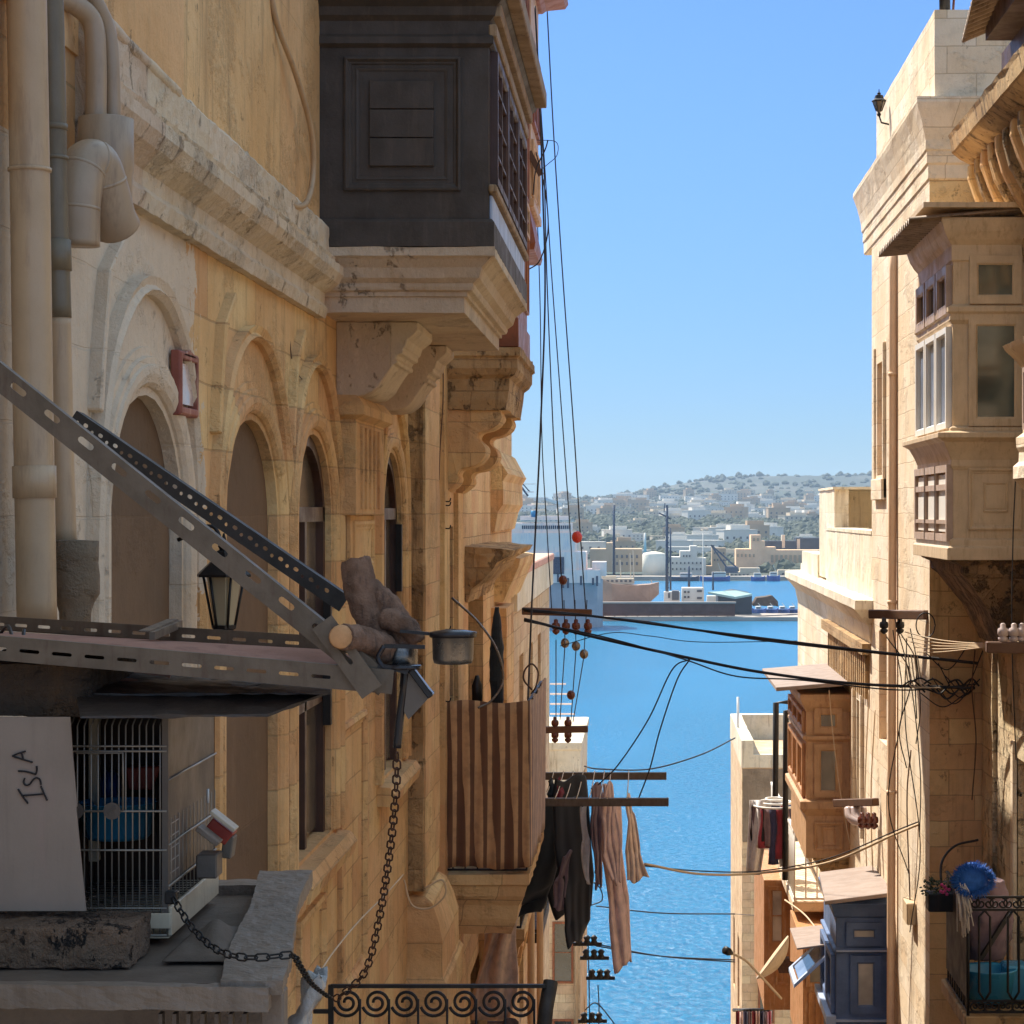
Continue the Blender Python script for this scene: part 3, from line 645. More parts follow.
mb = MB(); mb.holed(rect(67.7, 76, -28, -7.3), [rect(69.5+2.5*k, 70.7+2.5*k, z, z+2) for k in range(2) for z in (-10.5, -14, -18)], E, -.4, 0)
mb.box(LW-6, LW-.4, 67.7, 76, -28, -7.3); mb.build('wall', STN['far'], h4)
for k in range(3): window('window', cam_face(67.7), -2.85, -2.2, -11.5-3*k, -9.6-3*k, MT['brownw'], MT['gdark'], h4, 1, 2, .07, .05)
mb = MB(); mb.tube([(-2.1,67.6,-8.2),(-2.1,67.6,-17)], .06, 6); mb.build('drain_pipe', MT['pipe'], h4)
mb = MB(); mb.rect_loft(LW-6, LW, 67.7, 76, [(0,-8.5),(.02,-7.35),(.06,-7.3),(.06,-7.1),(0,-7.08)]); mb.build('parapet', STN['render'], h4)
h5 = thing('stone_house', 'narrow lower house on the left side glimpsed under the hanging clothes', 'house', (LW-3, 55, -24))
mb = MB(); mb.holed(rect(46.1, 67.6, -26, -16.4), [rect(48+3.5*k, 49.4+3.5*k, z, z+2.2) for k in range(5) for z in (-19.5, -23.5)], E, -.3, 0)
mb.box(LW-7, LW-.3, 46.1, 67.6, -26, -16.4); mb.build('wall', STN['far'], h5)
mb = MB(); mb.rect_loft(LW-7, LW, 46.1, 67.6, [(0,-16.8),(.1,-16.6),(.1,-16.4),(0,-16.38)]); mb.build('parapet', STN['render'], h5)
for k in range(5):
    for z in (-19.5, -23.5): window('window', east_face(LW-.2), 48.02+3.5*k, 49.38+3.5*k, z, z+2.2, MT['brownw'], MT['gdark'], h5, 2, 2, .1, .05)
# ------------------------------------------------------------------ RIGHT: main sunlit house
W = west_face(RW)
r2 = thing('stone_house', 'tall sunlit limestone house on the right with a plain parapet and deep cornice', 'house', (RW+3, 26, -16))
mb = MB(); mb.holed(rect(23.2, 29.1, -18, 4.3), [rect(27.6, 28.45, ZY(475,28), ZY(362,28)), rect(27.3, 28.2, ZY(742,27.8), ZY(632,27.8)), rect(24.2, 25.3, -9, -6.6)], W, -.35, 0)
mb.build('wall', STN['light'], r2)
mb = MB(); mb.box(RW+.35, RW+9, 23.2, 29.1, -18, 4.3); mb.box(RW+.001, RW+.35, 23.196, 23.2, -18, 4.3); mb.build('inner_wall', STN['dirty'] if 0 else STN['blocks'], r2)
for k, (a, b, c, d) in enumerate(((27.6, 28.45, ZY(475,28), ZY(362,28)), (27.3, 28.2, ZY(742,27.8), ZY(632,27.8)))):
    MB().fbox(W, a, b, c, d, -.32, -.25).build('shutter', MT['orangel'], r2)
mb = MB(); a, b, c, d = 27.5, 28.55, ZY(475,28), ZY(345,28); mb.fbox(W, a-.12, a-.02, c-.3, d, -.01, .04); mb.fbox(W, b+.02, b+.1, c-.3, d, -.01, .03)
mb.fbox(W, a-.12, b+.1, c-.32, c-.05, -.01, .06); mb.build('window_surround', STN['light'], r2, bevel=.01)
# cornice
zc = 3.72
mb = MB(); mb.rect_loft(RW, RW+9, 23.2, 30, [(.0,zc-.22),(.015,zc-.2),(.015,zc-.06),(.03,zc-.04),(.03,zc+.08),(.045,zc+.1),(.05,zc+.2),(.07,zc+.3),(.1,zc+.42),(.135,zc+.53),(.15,zc+.58),(.15,zc+.64),(0,zc+.65)])
mb.build('cornice', STN['dirty'] if 0 else STN['light'], r2, rough=.006, sub=.5)
mb = MB(); mb.box(RW+.05, RW+.45, 23.17, 29.0, zc+.65, 5.29); mb.box(RW+.45, RW+9, 23.17, 23.6, zc+.65, 5.29); mb.build('parapet', STN['light'], r2, rough=.006, sub=.4)
# downpipe
pipe_run('drain_pipe', 'tall thin terracotta coloured downpipe on the sunlit facade', [P(897,245,26.2)-Vector((.04,0,0)), P(896,500,26.2)-Vector((.04,0,0)), P(895,760,26.2)-Vector((.04,0,0)), P(894,1090,26.2)-Vector((.04,0,0))], .05, paint('terracotta_pipe', C(240,204,168), .6, var=.1, dirt=C(216,168,128), dirt_amt=.3), ((.2,.04,.01),(.5,.04,.01),(.75,.04,.01)))
# roof lantern
c = P(879,105,27.5)
ln = thing('roof_lantern', 'small black street lantern high at the roof edge against the sky', 'lantern', c)
MB().lathe(c, [(.016,-.1),(.035,-.07),(.075,.035),(.075,.04)], 6, sm=False).build('lamp_glass', MT['gtan'], ln)
mb = MB(); mb.lathe(c, [(.09,.04),(.095,.055),(.06,.08),(.05,.12),(.02,.13),(.025,.15),(.008,.16),(.004,.2)], 6, sm=False); mb.lathe(c, [(.02,-.14),(.028,-.11),(.015,-.1)], 6, sm=False)
for k in range(6):
    a = PI/3*k; mb.tube([c+Vector((.035*math.cos(a), .035*math.sin(a), -.08)), c+Vector((.08*math.cos(a), .08*math.sin(a), .04))], .006, 5)
mb.tube([c+Vector((.0,0,-.13)), c+Vector((.03,.0,-.22)), c+Vector((.2,0,-.26))], .012, 6); mb.build('frame', MT['iron'], ln)
# roof clutter near the top edge
mb = MB(); mb.tube([P(945,14,23.6), P(944,-30,23.6)], .06, 8); mb.build('roof_post', MT['iron'], label='dark post standing on the parapet corner at the top edge', cat='post')
mb = MB(); mb.tube([P(953,12,23.7), P(956,-30,23.7)], .015, 6); mb.build('roof_pole', MT['insul'], label='thin red pole on the parapet beside the dark post', cat='pole')

# ------------------------------------------------------------------ RIGHT: nearer house with tan balcony
r1 = thing('stone_house', 'nearest right-hand house of rough pitted stone carrying the tan closed balcony', 'house', (RN+3, 15, -14))
Wn = west_face(RN)
mb = MB(); mb.holed(rect(8, 23.19, -16, 3.6), [rect(20.2, 21.3, -9, ZY(755,21.5)), rect(17.2,18.6,-2.5,0)], Wn, -.35, 0); mb.box(RN+.35, RN+8, 8, 23.19, -16, 3.6); mb.build('wall', STN['rough'], r1)
mb = MB(); mb.box(RN-.05, RN, 22.5, 23.18, -13, ZY(615,22.8)); mb.build('quoin_strip', STN['rough'], r1, rough=.02, sub=.25)
mb = MB(); mb.fbox(Wn, 20.05, 20.2, -7, ZY(745,21), -.02, .04); mb.fbox(Wn, 21.3, 21.45, -7, ZY(745,21), -.02, .04); mb.build('door_surround', STN['light'], r1, bevel=.01)
MB().fbox(Wn, 20.2, 21.3, -6, ZY(755,21.5), -.3, -.25).build('balcony_door', MT['white'], r1)
# big ornate cornice on the nearer house
mb = MB(); pr = [(a*.86, z-.36) for a, z in [(0,3.2),(.05,3.2),(.06,3.35),(.12,3.45),(.25,3.6),(.3,3.75),(.34,3.8),(.52,3.88),(.62,3.95),(.64,4.08),(.66,4.12),(0,4.16)]]
mb.loft([[Vector((RN-a, y, z)) for a, z in pr] for y in [10+.3*k for k in range(41)]]); mb.build('cornice', STN['dirty'], r1, rough=.014)
for k in range(12):
    y = 21.7-.42*k
    mb = MB(); mb.prism([(RN-a*.8, z-.4) for a, z in [(0,2.6),(.06,2.62),(.1,2.8),(.14,3.1),(.3,3.3),(.42,3.5),(.5,3.7),(.5,3.84),(0,3.84)]], lambda u, v, d: Vector((u, d, v)), y, y+.15, 3)
    mb.build('bracket', STN['dirty'] if k % 2 else STN['gold'], r1, bevel=.02, rough=.014)
# corrugated eave above
def corrugated(name, a, b, cdep, m, par=None, n=26, th=.02, **k):
    """strip from a to b (eave line), sloping up to +cdep"""
    a, b, cdep = Vector(a), Vector(b), Vector(cdep); nn = n*6; top = []; up = Vector((0,0,1))
    r0 = [a.lerp(b, i/nn)+up*.028*math.sin(i/6*2*PI) for i in range(nn+1)]; r1_ = [p+cdep for p in r0]
    mb = MB(); mb.sm = True; mb.loft([r0, r1_], False, False); return mb.build(name, m, par, solid=th, **k)
corrugated('corrugated_eave', P(962,42,21.2), P(1000,-110,17.5), (1.2,0,.5), MT['corr'], r1, 30)
mb = MB(); mb.box(RN-.35, RN+2, 14, 21.0, 4.5, 4.7); mb.box(RN-.1, RN+2, 14, 21.6, 3.81, 4.5); mb.build('eave_beam', MT['darkwood'], r1)

# tan closed balcony
yb, ye, xo = 20.5, 23.0, 2.87
Fb = cam_face(yb); Wb = west_face(xo)
def zp(py): return ZY(py, yb)
body = MB(); body.box(xo, RN, yb, ye, zp(556), zp(225))
# upper (window) part slightly wider
body.rect_loft(xo+.03, RN, yb+.02, ye-.02, [(.06,zp(440)),(.06,zp(428)),(.03,zp(426))])
body.rect_loft(xo, RN, yb, ye, [(.005,zp(470)),(.02,zp(466)),(.02,zp(460)),(.05,zp(452)),(.1,zp(442)),(.16,zp(438)),(.16,zp(433)),(.0,zp(430))])
body.rect_loft(xo, RN, yb, ye, [(.005,zp(324)),(.03,zp(320)),(.03,zp(314)),(.05,zp(312)),(.05,zp(307)),(.0,zp(304))])
panel(body, Fb, XY(968,yb)-.0, XY(1022,yb), zp(530), zp(466)-.02, .05, .02); panel(body, Fb, XY(983,yb), XY(1008,yb), zp(512), zp(482), .03, .015)
body.fbox(Fb, XY(985.5,yb), XY(1005.5,yb), zp(509), zp(485), -.001, .012)
body.rect_loft(xo, RN, yb, ye, [(.06,zp(560)),(.06,zp(548)),(.03,zp(546)),(.03,zp(540)),(.0,zp(538))])
tb = body.build('closed_balcony', MT['tan'], r1, bevel=.005, label='tan closed timber balcony with small louvred side windows')
mb = MB(); mb.rect_loft(xo, RN, yb, ye, [(.0,zp(262)),(.015,zp(260)),(.015,zp(245)),(.05,zp(240)),(.09,zp(232)),(.12,zp(222)),(.12,zp(219)),(0,zp(216))]); mb.build('cornice', MT['tan'], tb)
corrugated('corrugated_roof', (xo-.42, yb-.15, zp(222)), (xo-.42, ye+.1, zp(222)), (1.3,0,.12), MT['corr'], tb, 18, .012)
mb = MB(); mb.box(xo-.30, RN+.1, yb-.2, ye+.02, zp(210), zp(205)); mb.build('roof_board', MT['tan'], tb)
window('window', Fb, XY(969,yb), XY(1021,yb), zp(304), zp(256), MT['tan'], MT['gteal'], tb, 1, 1, .085, .03, .006)
window('window', Fb, XY(968,yb), XY(1023,yb), zp(426), zp(317), MT['tan'], MT['gteal'], tb, 1, 1, .085, .03, .006)
for k in range(3):
    a = yb+.08+.8*k
    window('window', Wb, a, a+.72, zp(318)+.05, zp(262)-.02, MT['mauve'], MT['gdark'], tb, 1, 1, .1, .05, .006)
    window('window', Wb, a, a+.74, zp(428), zp(326), MT['white'], MT['gblue'], tb, 1, 1, .07, .05, .006)
    mb = MB(); mb.fbox(Wb, a+.02, a+.7, zp(532), zp(474), .0, .03); mb.mat(1)
    mb.sweep(rect(a, a+.72, zp(534), zp(472)), [(0,-.01),(0,.06),(-.07,.06),(-.07,-.01)], Wb, True); mb.fbox(Wb, a, a+.72, zp(490), zp(484), .03, .055); mb.fbox(Wb, a, a+.72, zp(524), zp(520), .03, .055)
    mb.build('louvre', [MT['white'], MT['mauve']], tb)
mb = MB(); mb.fbox(Wb, yb+.02, ye-.02, zp(560), zp(538), .002, .04); mb.build('skirt_board', MT['white'], tb, bevel=.008)
# stained stone slab and beams under the tan balcony
mb = MB(); mb.corbel(xo+.05, RN+.1, yb+.03, ye-.02, [(-.5,zp(650)),(-.34,zp(612)),(-.12,zp(580)),(-.06,zp(574)),(-.05,zp(566)),(.03,zp(562)),(.03,zp(557))])
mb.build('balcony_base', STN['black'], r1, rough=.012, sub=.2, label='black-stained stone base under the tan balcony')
# nearer stone window surround at the right frame edge
x2 = thing('stone_house', 'edge of a pale moulded stone bay cut by the right edge of the photograph', 'house', (3.5, 16, -8))
mb = MB(); mb.corbel(3.12, 3.9, 16, 18.5, [(-.1,zp(480)*.78-.1),(.02,.28),(.02,.38),(-.02,.42),(-.02,.5),(.0,.54),(.0,.62),(-.05,.66),(-.07,1.2),(-.03,1.22),(.0,1.27),(.08,1.36),(.1,1.4),(-.06,1.44),(-.06,1.5)])
mb.corbel(3.3, 3.9, 16.2, 18.5, [(0,1.5),(-.01,1.7),(.02,1.9),(.02,2.2)]); mb.build('wall', STN['light'], x2, rough=.006, sub=.3)
window('window', west_face(3.17), 16.3, 18.2, .68, 1.2, MT['mauve'], MT['gcurt'], x2, 2, 1, .06, .04, .01)

# ------------------------------------------------------------------ RIGHT: open iron balcony bottom right
yr, xr = 19.9, XY(968,19.9)
ib = thing('iron_balcony', 'black wrought iron balcony with scrolls at the bottom right', 'balcony', (xr, yr, -4.7))
mb = MB(); mb.box(xr-.03, RN, yr-.03, 21.5, ZY(1030,yr), ZY(1016,yr)); mb.build('floor_slab', STN['dirty'], ib, bevel=.01)
zt, zb = ZY(897,yr), ZY(1012,yr)
mb = MB()
for z in (zt, zb, zt-.115, zb+.1): mb.bar((xr,yr,z), (RN,yr,z), .025, .02); 
for z in (zt, zb): mb.bar((xr,yr,z), (xr,21.3,z), .025, .02)
mb.tube([(xr,yr,zb-.03),(xr,yr,zt+.02)], .016, 6)
k = 0; x = xr
def scroll(mb, fr, cu, cv, r, turns=1.4, rr=.008, flip=1, a0=0, n=26):
    pts = []
    for i in range(n+1):
        t = i/n; a = a0+flip*t*turns*2*PI; q = r*(1-t*.86); pts.append(fr(cu+math.cos(a)*q, cv+math.sin(a)*q, 0))
    mb.tube(pts, rr, 5)
fq = cam_face(yr)
for k in range(6):
    u = xr+.06+.125*k
    for s in (1, -1): scroll(mb, fq, u+.028*s+.03, zt-.06, .05, 1.3, .009, s, PI/2); scroll(mb, fq, u+.028*s+.03, zb+.05, .045, 1.3, .009, s, -PI/2)
for k in range(3):
    u = xr+.10+.26*k
    mb.tube([fq(u+.05, zt-.12), fq(u, zt-.18), fq(u, zb+.18), fq(u+.05, zb+.1)], .012, 6); mb.tube([fq(u+.05, zt-.12), fq(u+.1, zt-.18), fq(u+.1, zb+.18), fq(u+.05, zb+.1)], .012, 6)
mb.build('front_railing', MT['iron'], ib)
mb = MB(); mb.box(xr-.012, xr, yr+.04, 21.25, zb+.12, zt-.02); 
for k in range(9): mb.tube([(xr,yr+.1+.15*k,zb),(xr,yr+.1+.15*k,zb+.14)], .01, 5)
mb.build('side_panel', MT['cable'], ib, label='solid dark sheet screening the balcony side')
c = Vector((xr+.26, 20.35, zb+.0))
mb = MB(); mb.lathe(c, [(.17,0),(.2,.02),(.24,.28),(.26,.3),(.255,.31),(.235,.29),(.19,.04)], 28, sm=True); mb.build('tub', MT['cyan'], label='blue plastic tub on the iron balcony floor', cat='tub')
mb = MB(); mb.box(xr+.4, xr+.63, 20.3, 20.6, zb+.0, zb+.33); mb.build('storage_box', MT['cyan'], bevel=.02, label='blue box beside the round tub on the iron balcony', cat='box')
# sacks behind
rows = []
for i in range(12):
    t = i/11; r = .16+.07*math.sin(t*PI)*1.0
    rows.append([Vector((xr+.30+math.cos(a)*r*(1.0+.12*math.sin(a*5+t*4)), 20.75+math.sin(a)*r*.7, zb+.3+.75*t)) for a in [2*PI*k/20 for k in range(20)]])
mb = MB(); mb.sm = True; mb.loft(rows); mb.build('hanging_sheet', MT['fmauve'], rough=.03, rf=1.2, sub=.05, label='mauve sheet bundled behind the iron railing', cat='sheet')
mb = MB(); mb.bar((xr+.2,20.5,zb+.35), (xr+.5,20.6,zb+.78), .03, .04); mb.build('broom', MT['iron'], label='dark broom handle leaning inside the iron balcony', cat='broom')
# blue raffia wreath-like mop
c = P(973, 880, 19.8); mb = MB()
for k in range(900):
    a = random.uniform(0, 2*PI); rr = .13+.03*random.random(); th = random.uniform(-.5, .5)
    p = c+Vector((math.cos(a)*rr, random.uniform(-.05,.05), math.sin(a)*rr*.75)); L = random.uniform(.03, .07)
    d = Vector((math.cos(a+th), random.uniform(-.8,.3), math.sin(a+th)*.8)).normalized()
    mb.tube([p, p+d*L], [.004,.0015], 3, caps=False)
mb.lathe(c+Vector((0,.03,0)), [(.02,.0),(.1,.01),(.14,-.02),(.15,-.04)], 24, (0,-1,0))
mb.build('raffia_hat', MT['blueraffia'], label='fringed bright blue round thing like a straw hat on the balcony rail', cat='hat')
mb = MB()
for k in range(60):
    a = c+Vector((random.uniform(-.15,-.05), random.uniform(-.02,.1), random.uniform(-.12,-.02))); mb.tube([a, a+Vector((random.uniform(.0,.08), .0, -random.uniform(.1,.45)))], .006, 4)
mb.build('string_mop', MT['fwhite'], label='pale string mop drooping below the blue hat', cat='mop')
# plant pot hung at the corner
c = P(944,905,20.9); mb = MB(); mb.box(c.x-.16, c.x+.12, c.y-.1, c.y+.12, c.z-.05, c.z+.12); pp = thing('planter_box', 'dark planter box with a pink flower hooked on the iron balcony', 'planter', c); mb.build('box', MT['iron'], pp, bevel=.01)
mb = MB()
for k in range(160):
    p = c+Vector((random.uniform(-.2,.12), random.uniform(-.1,.1), .1+random.random()*.14)); d = Vector((random.uniform(-1,1),random.uniform(-1,1),random.uniform(-.3,1))).normalized()*.04
    s = d.orthogonal().normalized()*.014; mb.add([p, p+d*.5+s, p+d, p+d*.5-s], [(0,1,2,3)])
mb.build('foliage', MT['leaf'], pp)
mb = MB()
for k in range(9):
    p = c+Vector((.0+random.uniform(-.05,.07), -.1, .12+random.random()*.1)); mb.ball(p, .018, 6)
mb.build('flower', MT['flower'], pp)
cable('thick black cable arching behind the planter box', [P(941,885,22), P(942,862,22.2), P(955,846,22.3), P(978,840,22.4)], .018)
# junction box
c = P(919,911,24.5); mb = MB(); mb.box(c.x-.16, RW, c.y-.2, c.y+.2, c.z-.12, c.z+.12); mb.build('junction_box', MT['tan'], bevel=.01, label='beige electrical junction box on the sunlit facade', cat='electrical box')

# ------------------------------------------------------------------ RIGHT: third house
r3 = thing('stone_house', 'pale limestone house with stepped roof parapets behind the tall sunlit house', 'house', (RW+4, 36, -20))
ops = [rect(30.4, 31.2, ZY(800,31), ZY(700,31)), rect(39.5, 41, -8, -5.6), rect(33,34.2,-13,-10), rect(38.5, 40.5, -12.6, -9.6)]
mb = MB(); mb.holed(rect(29.1, 43.2, -22, -1.5), ops, W, -.35, 0); mb.box(RW+.35, RW+9, 29.1, 43.2, -22, -1.5); mb.build('wall', STN['light'], r3)
window('window', west_face(RW+.2), 30.4, 31.2, ZY(800,31), ZY(700,31), MT['white'], MT['gdark'], r3, 1, 3, .05, .04)
mb = MB(); mb.fbox(W, 31.3, 31.45, ZY(830,31), ZY(690,31), -.01, .05); mb.fbox(W, 30.15, 30.3, ZY(830,31), ZY(690,31), -.01, .05); mb.build('window_surround', STN['light'], r3, bevel=.01)
mb = MB(); mb.rect_loft(RW, RW+8, 29.15, 43.2, [(.0,-1.75),(.03,-1.62),(.05,-1.5),(.12,-1.42),(.2,-1.32),(.24,-1.28),(.24,-1.16),(0,-1.14)]); mb.build('cornice', STN['render'], r3, rough=.01, sub=.5)
mb = MB(); mb.box(RW, RW+.3, 29.12, 36.4, -1.14, -.3); mb.box(RW+.0, RW+.3, 38.2, 42, -1.14, -.74); mb.box(RW+.05, RW+.35, 42, 43.1, -1.14, -1.0); mb.build('parapet', STN['render'], r3, rough=.012, sub=.4)
mb = MB(); mb.box(RW-.01, RW+.32, 29.11, 36.44, -.299, -.25); mb.build('coping', STN['render'], r3)
mb = MB(); mb.box(RW+.02, RW+.25, 35.1, 38.1, -1.1, .36); mb.box(RW+.25, RW+4, 37.6, 38.1, -1.1, .36); mb.box(RW+.25, RW+.6, 35.4, 36, -1.1, -.25); mb.box(RW+.0, RW+4, 35.05, 38.15, .362, .4)
mb.build('roof_room', STN['render'], r3, rough=.01, sub=.5, label='open-fronted roof room with thick walls')
# shadow-casting hood course and dentils
mb = MB()
for k in range(22): mb.fbox(W, 29.4+.28*k, 29.53+.28*k, -2.5, -1.9, -.01, .06)
mb.fbox(W, 29.2, 36, -1.9, -1.75, -.01, .12); mb.build('frieze', STN['dirty'], r3)
# white canopy and varnished closed balcony
yb, ye = 32.2, 35.5; xo = XY(806,yb); Fb = cam_face(yb); Wb = west_face(xo)
def zp(py): return ZY(py, yb)
body = MB(); body.box(xo, RW, yb, ye, zp(858), zp(694)); body.rect_loft(xo, RW, yb, ye, [(.0,zp(712)),(.04,zp(706)),(.09,zp(699)),(.09,zp(694)),(0,zp(693))])
body.rect_loft(xo, RW, yb, ye, [(.0,zp(742)),(.05,zp(739)),(.05,zp(736)),(0,zp(735))]); body.rect_loft(xo, RW, yb, ye, [(.0,zp(816)),(.09,zp(808)),(.09,zp(801)),(0,zp(799))])
panel(body, Fb, XY(814,yb), XY(843,yb), zp(850), zp(822), .06, .03); panel(body, Fb, XY(821,yb), XY(836,yb), zp(845), zp(827), .04, .02)
ob = body.build('closed_balcony', MT['orange'], r3, bevel=.008, label='varnished orange timber closed balcony with a white canopy')
window('window', Fb, XY(814,yb), XY(842,yb), zp(733), zp(708), MT['orange'], MT['gtan'], ob, 1, 1, .1, .04, .006)
window('window', Fb, XY(814,yb), XY(842,yb), zp(797), zp(744), MT['orange'], MT['gtan'], ob, 1, 1, .1, .04, .006)
for k in range(3): window('window', Wb, yb+.1+1.08*k, yb+1.1+1.08*k, zp(797), zp(744), MT['orangel'], MT['gcurt'], ob, 2, 1, .1, .05, .006); window('window', Wb, yb+.1+1.08*k, yb+1.1+1.08*k, zp(733), zp(712), MT['orangel'], MT['gdark'], ob, 2, 1, .07, .05, .006)
mb = MB(); mb.add([(xo-.45,yb-.25,zp(690)),(RW,yb-.25,zp(684)),(RW,ye+.3,zp(684)),(xo-.45,ye+.3,zp(690)),(xo-.45,yb-.25,zp(686)),(RW,yb-.25,zp(680)),(RW,ye+.3,zp(680)),(xo-.45,ye+.3,zp(686))], [(0,3,2,1),(4,5,6,7),(0,1,5,4),(1,2,6,5),(2,3,7,6),(3,0,4,7)])
mb.build('canopy', MT['slab'], ob, bevel=.006)
mb = MB(); mb.corbel(xo+.1, RW+.05, yb+.1, ye-.1, [(-.4,zp(900)),(-.2,zp(880)),(-.05,zp(865)),(0,zp(859))]); mb.build('balcony_base', STN['dirty'], r3, rough=.012, sub=.3)
# second small dark bracket; long open balcony beyond with white rail
mb = MB(); xq = XY(778,40); mb.box(xq, RW, 36, 42.5, ZY(872,40), ZY(862,40)); mb.build('balcony_slab', STN['light'], r3, bevel=.02)
mb = MB(); railing_bars(mb, (xq+.03,36,0), (xq+.03,42.5,0), ZY(860,40), ZY(800,40), 30, .014); railing_bars(mb, (xq+.03,36,0), (RW,36,0), ZY(860,40), ZY(800,40), 3, .014); mb.build('balcony_railing', MT['white'], r3)
mb = MB(); mb.tube([P(793,702,40), P(776,703,40), P(775,860,40)], .055, 8); mb.build('awning_pole', MT['iron'], label='black bent awning pole, farther one of the pair by the varnished balcony', cat='pole')
mb = MB(); mb.tube([P(796,710,37.5), P(786,711,37.5), P(785,880,37.5)], .05, 8); mb.build('awning_pole', MT['iron'], label='black bent awning pole, nearer one of the pair by the varnished balcony', cat='pole')
# oval clothes airer with many small garments
c = P(775,805,38); aw = thing('clothes_airer', 'pale plastic clothes airer with hanging socks and small garments', 'clothes airer', c)
mb = MB()
for k in range(3): mb.tube([c+Vector((math.cos(a)*(.38-.11*k), math.sin(a)*(.45-.12*k), .05*k)) for a in [2*PI*i/28 for i in range(28)]], .02, 6, closed=True)
mb.build('hoop', MT['white'], aw)
for k in range(22):
    a = random.uniform(0, 2*PI); p = c+Vector((math.cos(a)*.34, math.sin(a)*.4, -.02)); L = random.uniform(.5, 1.0); w_ = random.uniform(.05, .1); rows = []
    for i in range(8):
        t = i/7; rows.append([p+Vector(((s-.5)*w_*2*(1+.3*math.sin(t*5+k)), .03*math.sin(s*6+k), -L*t)) for s in [j/5 for j in range(6)]])
    mb = MB(); mb.sm = True; mb.loft(rows, False, False)
    mb.build('hanging_garment', MT[('fnavy','fwhite','fnavy','fred','fblack','fwhite','fmauve')[k % 7]], solid=.012, group='small garments on the clothes airer', cat='garment',
             label={'fnavy':'navy garment pegged on the pale airer','fwhite':'white garment pegged on the pale airer','fred':'wine red garment pegged on the pale airer','fblack':'black garment pegged on the pale airer','fmauve':'mauve garment pegged on the pale airer'}[('fnavy','fwhite','fnavy','fred','fblack','fwhite','fmauve')[k % 7]])
# washing of white cloth
rows = []
for i in range(10):
    t = i/9; rows.append([P(750+14*s-4*t+8*(1-t)*s, 800+75*t, 37.9+.1*math.sin(s*9)) for s in [j/8 for j in range(9)]])
mb = MB(); mb.sm = True; mb.loft(rows, False, False); mb.build('white_towel', MT['fwhite'], solid=.012, label='white towel at the left end of the pale airer', cat='towel')

# lower closed balcony (beige) below, and terracotta-ish door leaf
yb = 34.; xo = XY(795,yb)
body = MB(); body.box(XY(803,yb), RW, yb, 37, ZY(1060,yb), ZY(945,yb)); panel(body, cam_face(yb), XY(808,yb), XY(838,yb), ZY(1040,yb), ZY(992,yb), .06, .03)
for k in range(5): body.fbox(cam_face(yb), XY(809+6*k,yb), XY(812+6*k,yb), ZY(1040,yb), ZY(994,yb), 0, .03)
lb = body.build('closed_balcony', MT['orangel'], r3, bevel=.008, label='faded timber closed balcony low behind the navy one')
window('window', cam_face(yb), XY(806,yb), XY(838,yb), ZY(986,yb), ZY(950,yb), MT['orangel'], MT['gtan'], lb, 2, 1, .06, .04, .006)
yb = 39.; body = MB(); body.box(XY(764,yb), RW, yb, 42.5, ZY(1010,yb), ZY(880,yb)); panel(body, cam_face(yb), XY(775,yb), XY(788,yb), ZY(985,yb), ZY(955,yb), .08, .03)
lb = body.build('closed_balcony', MT['orangel'], r3, bevel=.01, label='faded timber closed balcony behind the satellite dish')
window('window', cam_face(yb), XY(768,yb), XY(786,yb), ZY(945,yb), ZY(886,yb), MT['orangel'], MT['gcurt'], lb, 1, 2, .08, .04, .006)
# white canopy, open shutter
cn = P(812,938,30)
mb = MB(); mb.hexa([P(790,930,31),P(832,926,31),P(835,945,28.5),P(797,950,28.5),P(790,928,31),P(832,924,31),P(835,943,28.5),P(797,948,28.5)]); mb.build('canopy_board', MT['slab'], label='small white canopy board jutting left of the navy balcony', cat='canopy', bevel=.005)
mb = MB(); fr = lambda u, v, d=0: P(797,982,28.5).lerp(P(834,948,28.5), u)+Vector((0, v*.9+d*.3, -d*.9+.0))
mb.sweep(rect(0, 1, 0, 1), [(0,-.03),(0,.03),(-.09,.03),(-.09,-.03)], fr, True); mb.mat(1); mb.hexa([fr(.05,.05,-.01),fr(.95,.05,-.01),fr(.95,.95,-.01),fr(.05,.95,-.01),fr(.05,.05,.01),fr(.95,.05,.01),fr(.95,.95,.01),fr(.05,.95,.01)])
mb.build('open_shutter', [MT['bluel'], MT['gblue']], label='pale blue window sash propped open below the white canopy board', cat='window sash')

# navy closed balcony on the sunlit house
yb, ye = 26.9, 28.75; xo = XY(836,yb); Fb = cam_face(yb); Wb = west_face(xo)
def zp(py): return ZY(py, yb)
body = MB(); body.box(xo, RW, yb, ye, zp(1060), zp(900)); body.rect_loft(xo, RW, yb, ye, [(.0,zp(918)),(.03,zp(916)),(.05,zp(908)),(.07,zp(903)),(0,zp(900))])
body.rect_loft(xo, RW, yb, ye, [(.0,zp(953)),(.04,zp(951)),(.04,zp(948)),(0,zp(947))])
nb = body.build('closed_balcony', MT['blue'], r2, bevel=.006, label='navy painted closed balcony with a pale sloping roof')
window('window', Fb, XY(846,yb), XY(882,yb), zp(945), zp(922), MT['blue'], MT['gcurt'], nb, 1, 1, .1, .04, .006)
window('window', Fb, XY(850,yb), XY(881,yb), zp(1013), zp(955), MT['blue'], MT['gcurt'], nb, 1, 1, .1, .04, .006)
for k in range(2): window('window', Wb, yb+.08+.86*k, yb+.9+.86*k, zp(1015), zp(956), MT['blue'], MT['gblue'], nb, 1, 1, .1, .05, .006)
mb = MB(); mb.fbox(Wb, yb-.02, ye, zp(1024), zp(1016), 0, .12); mb.fbox(Fb, xo, RW, zp(951), zp(949.5), .042, .06); mb.fbox(Fb, xo, RW, zp(1021), zp(1019), .0, .06); mb.build('sill', MT['bluel'], nb)
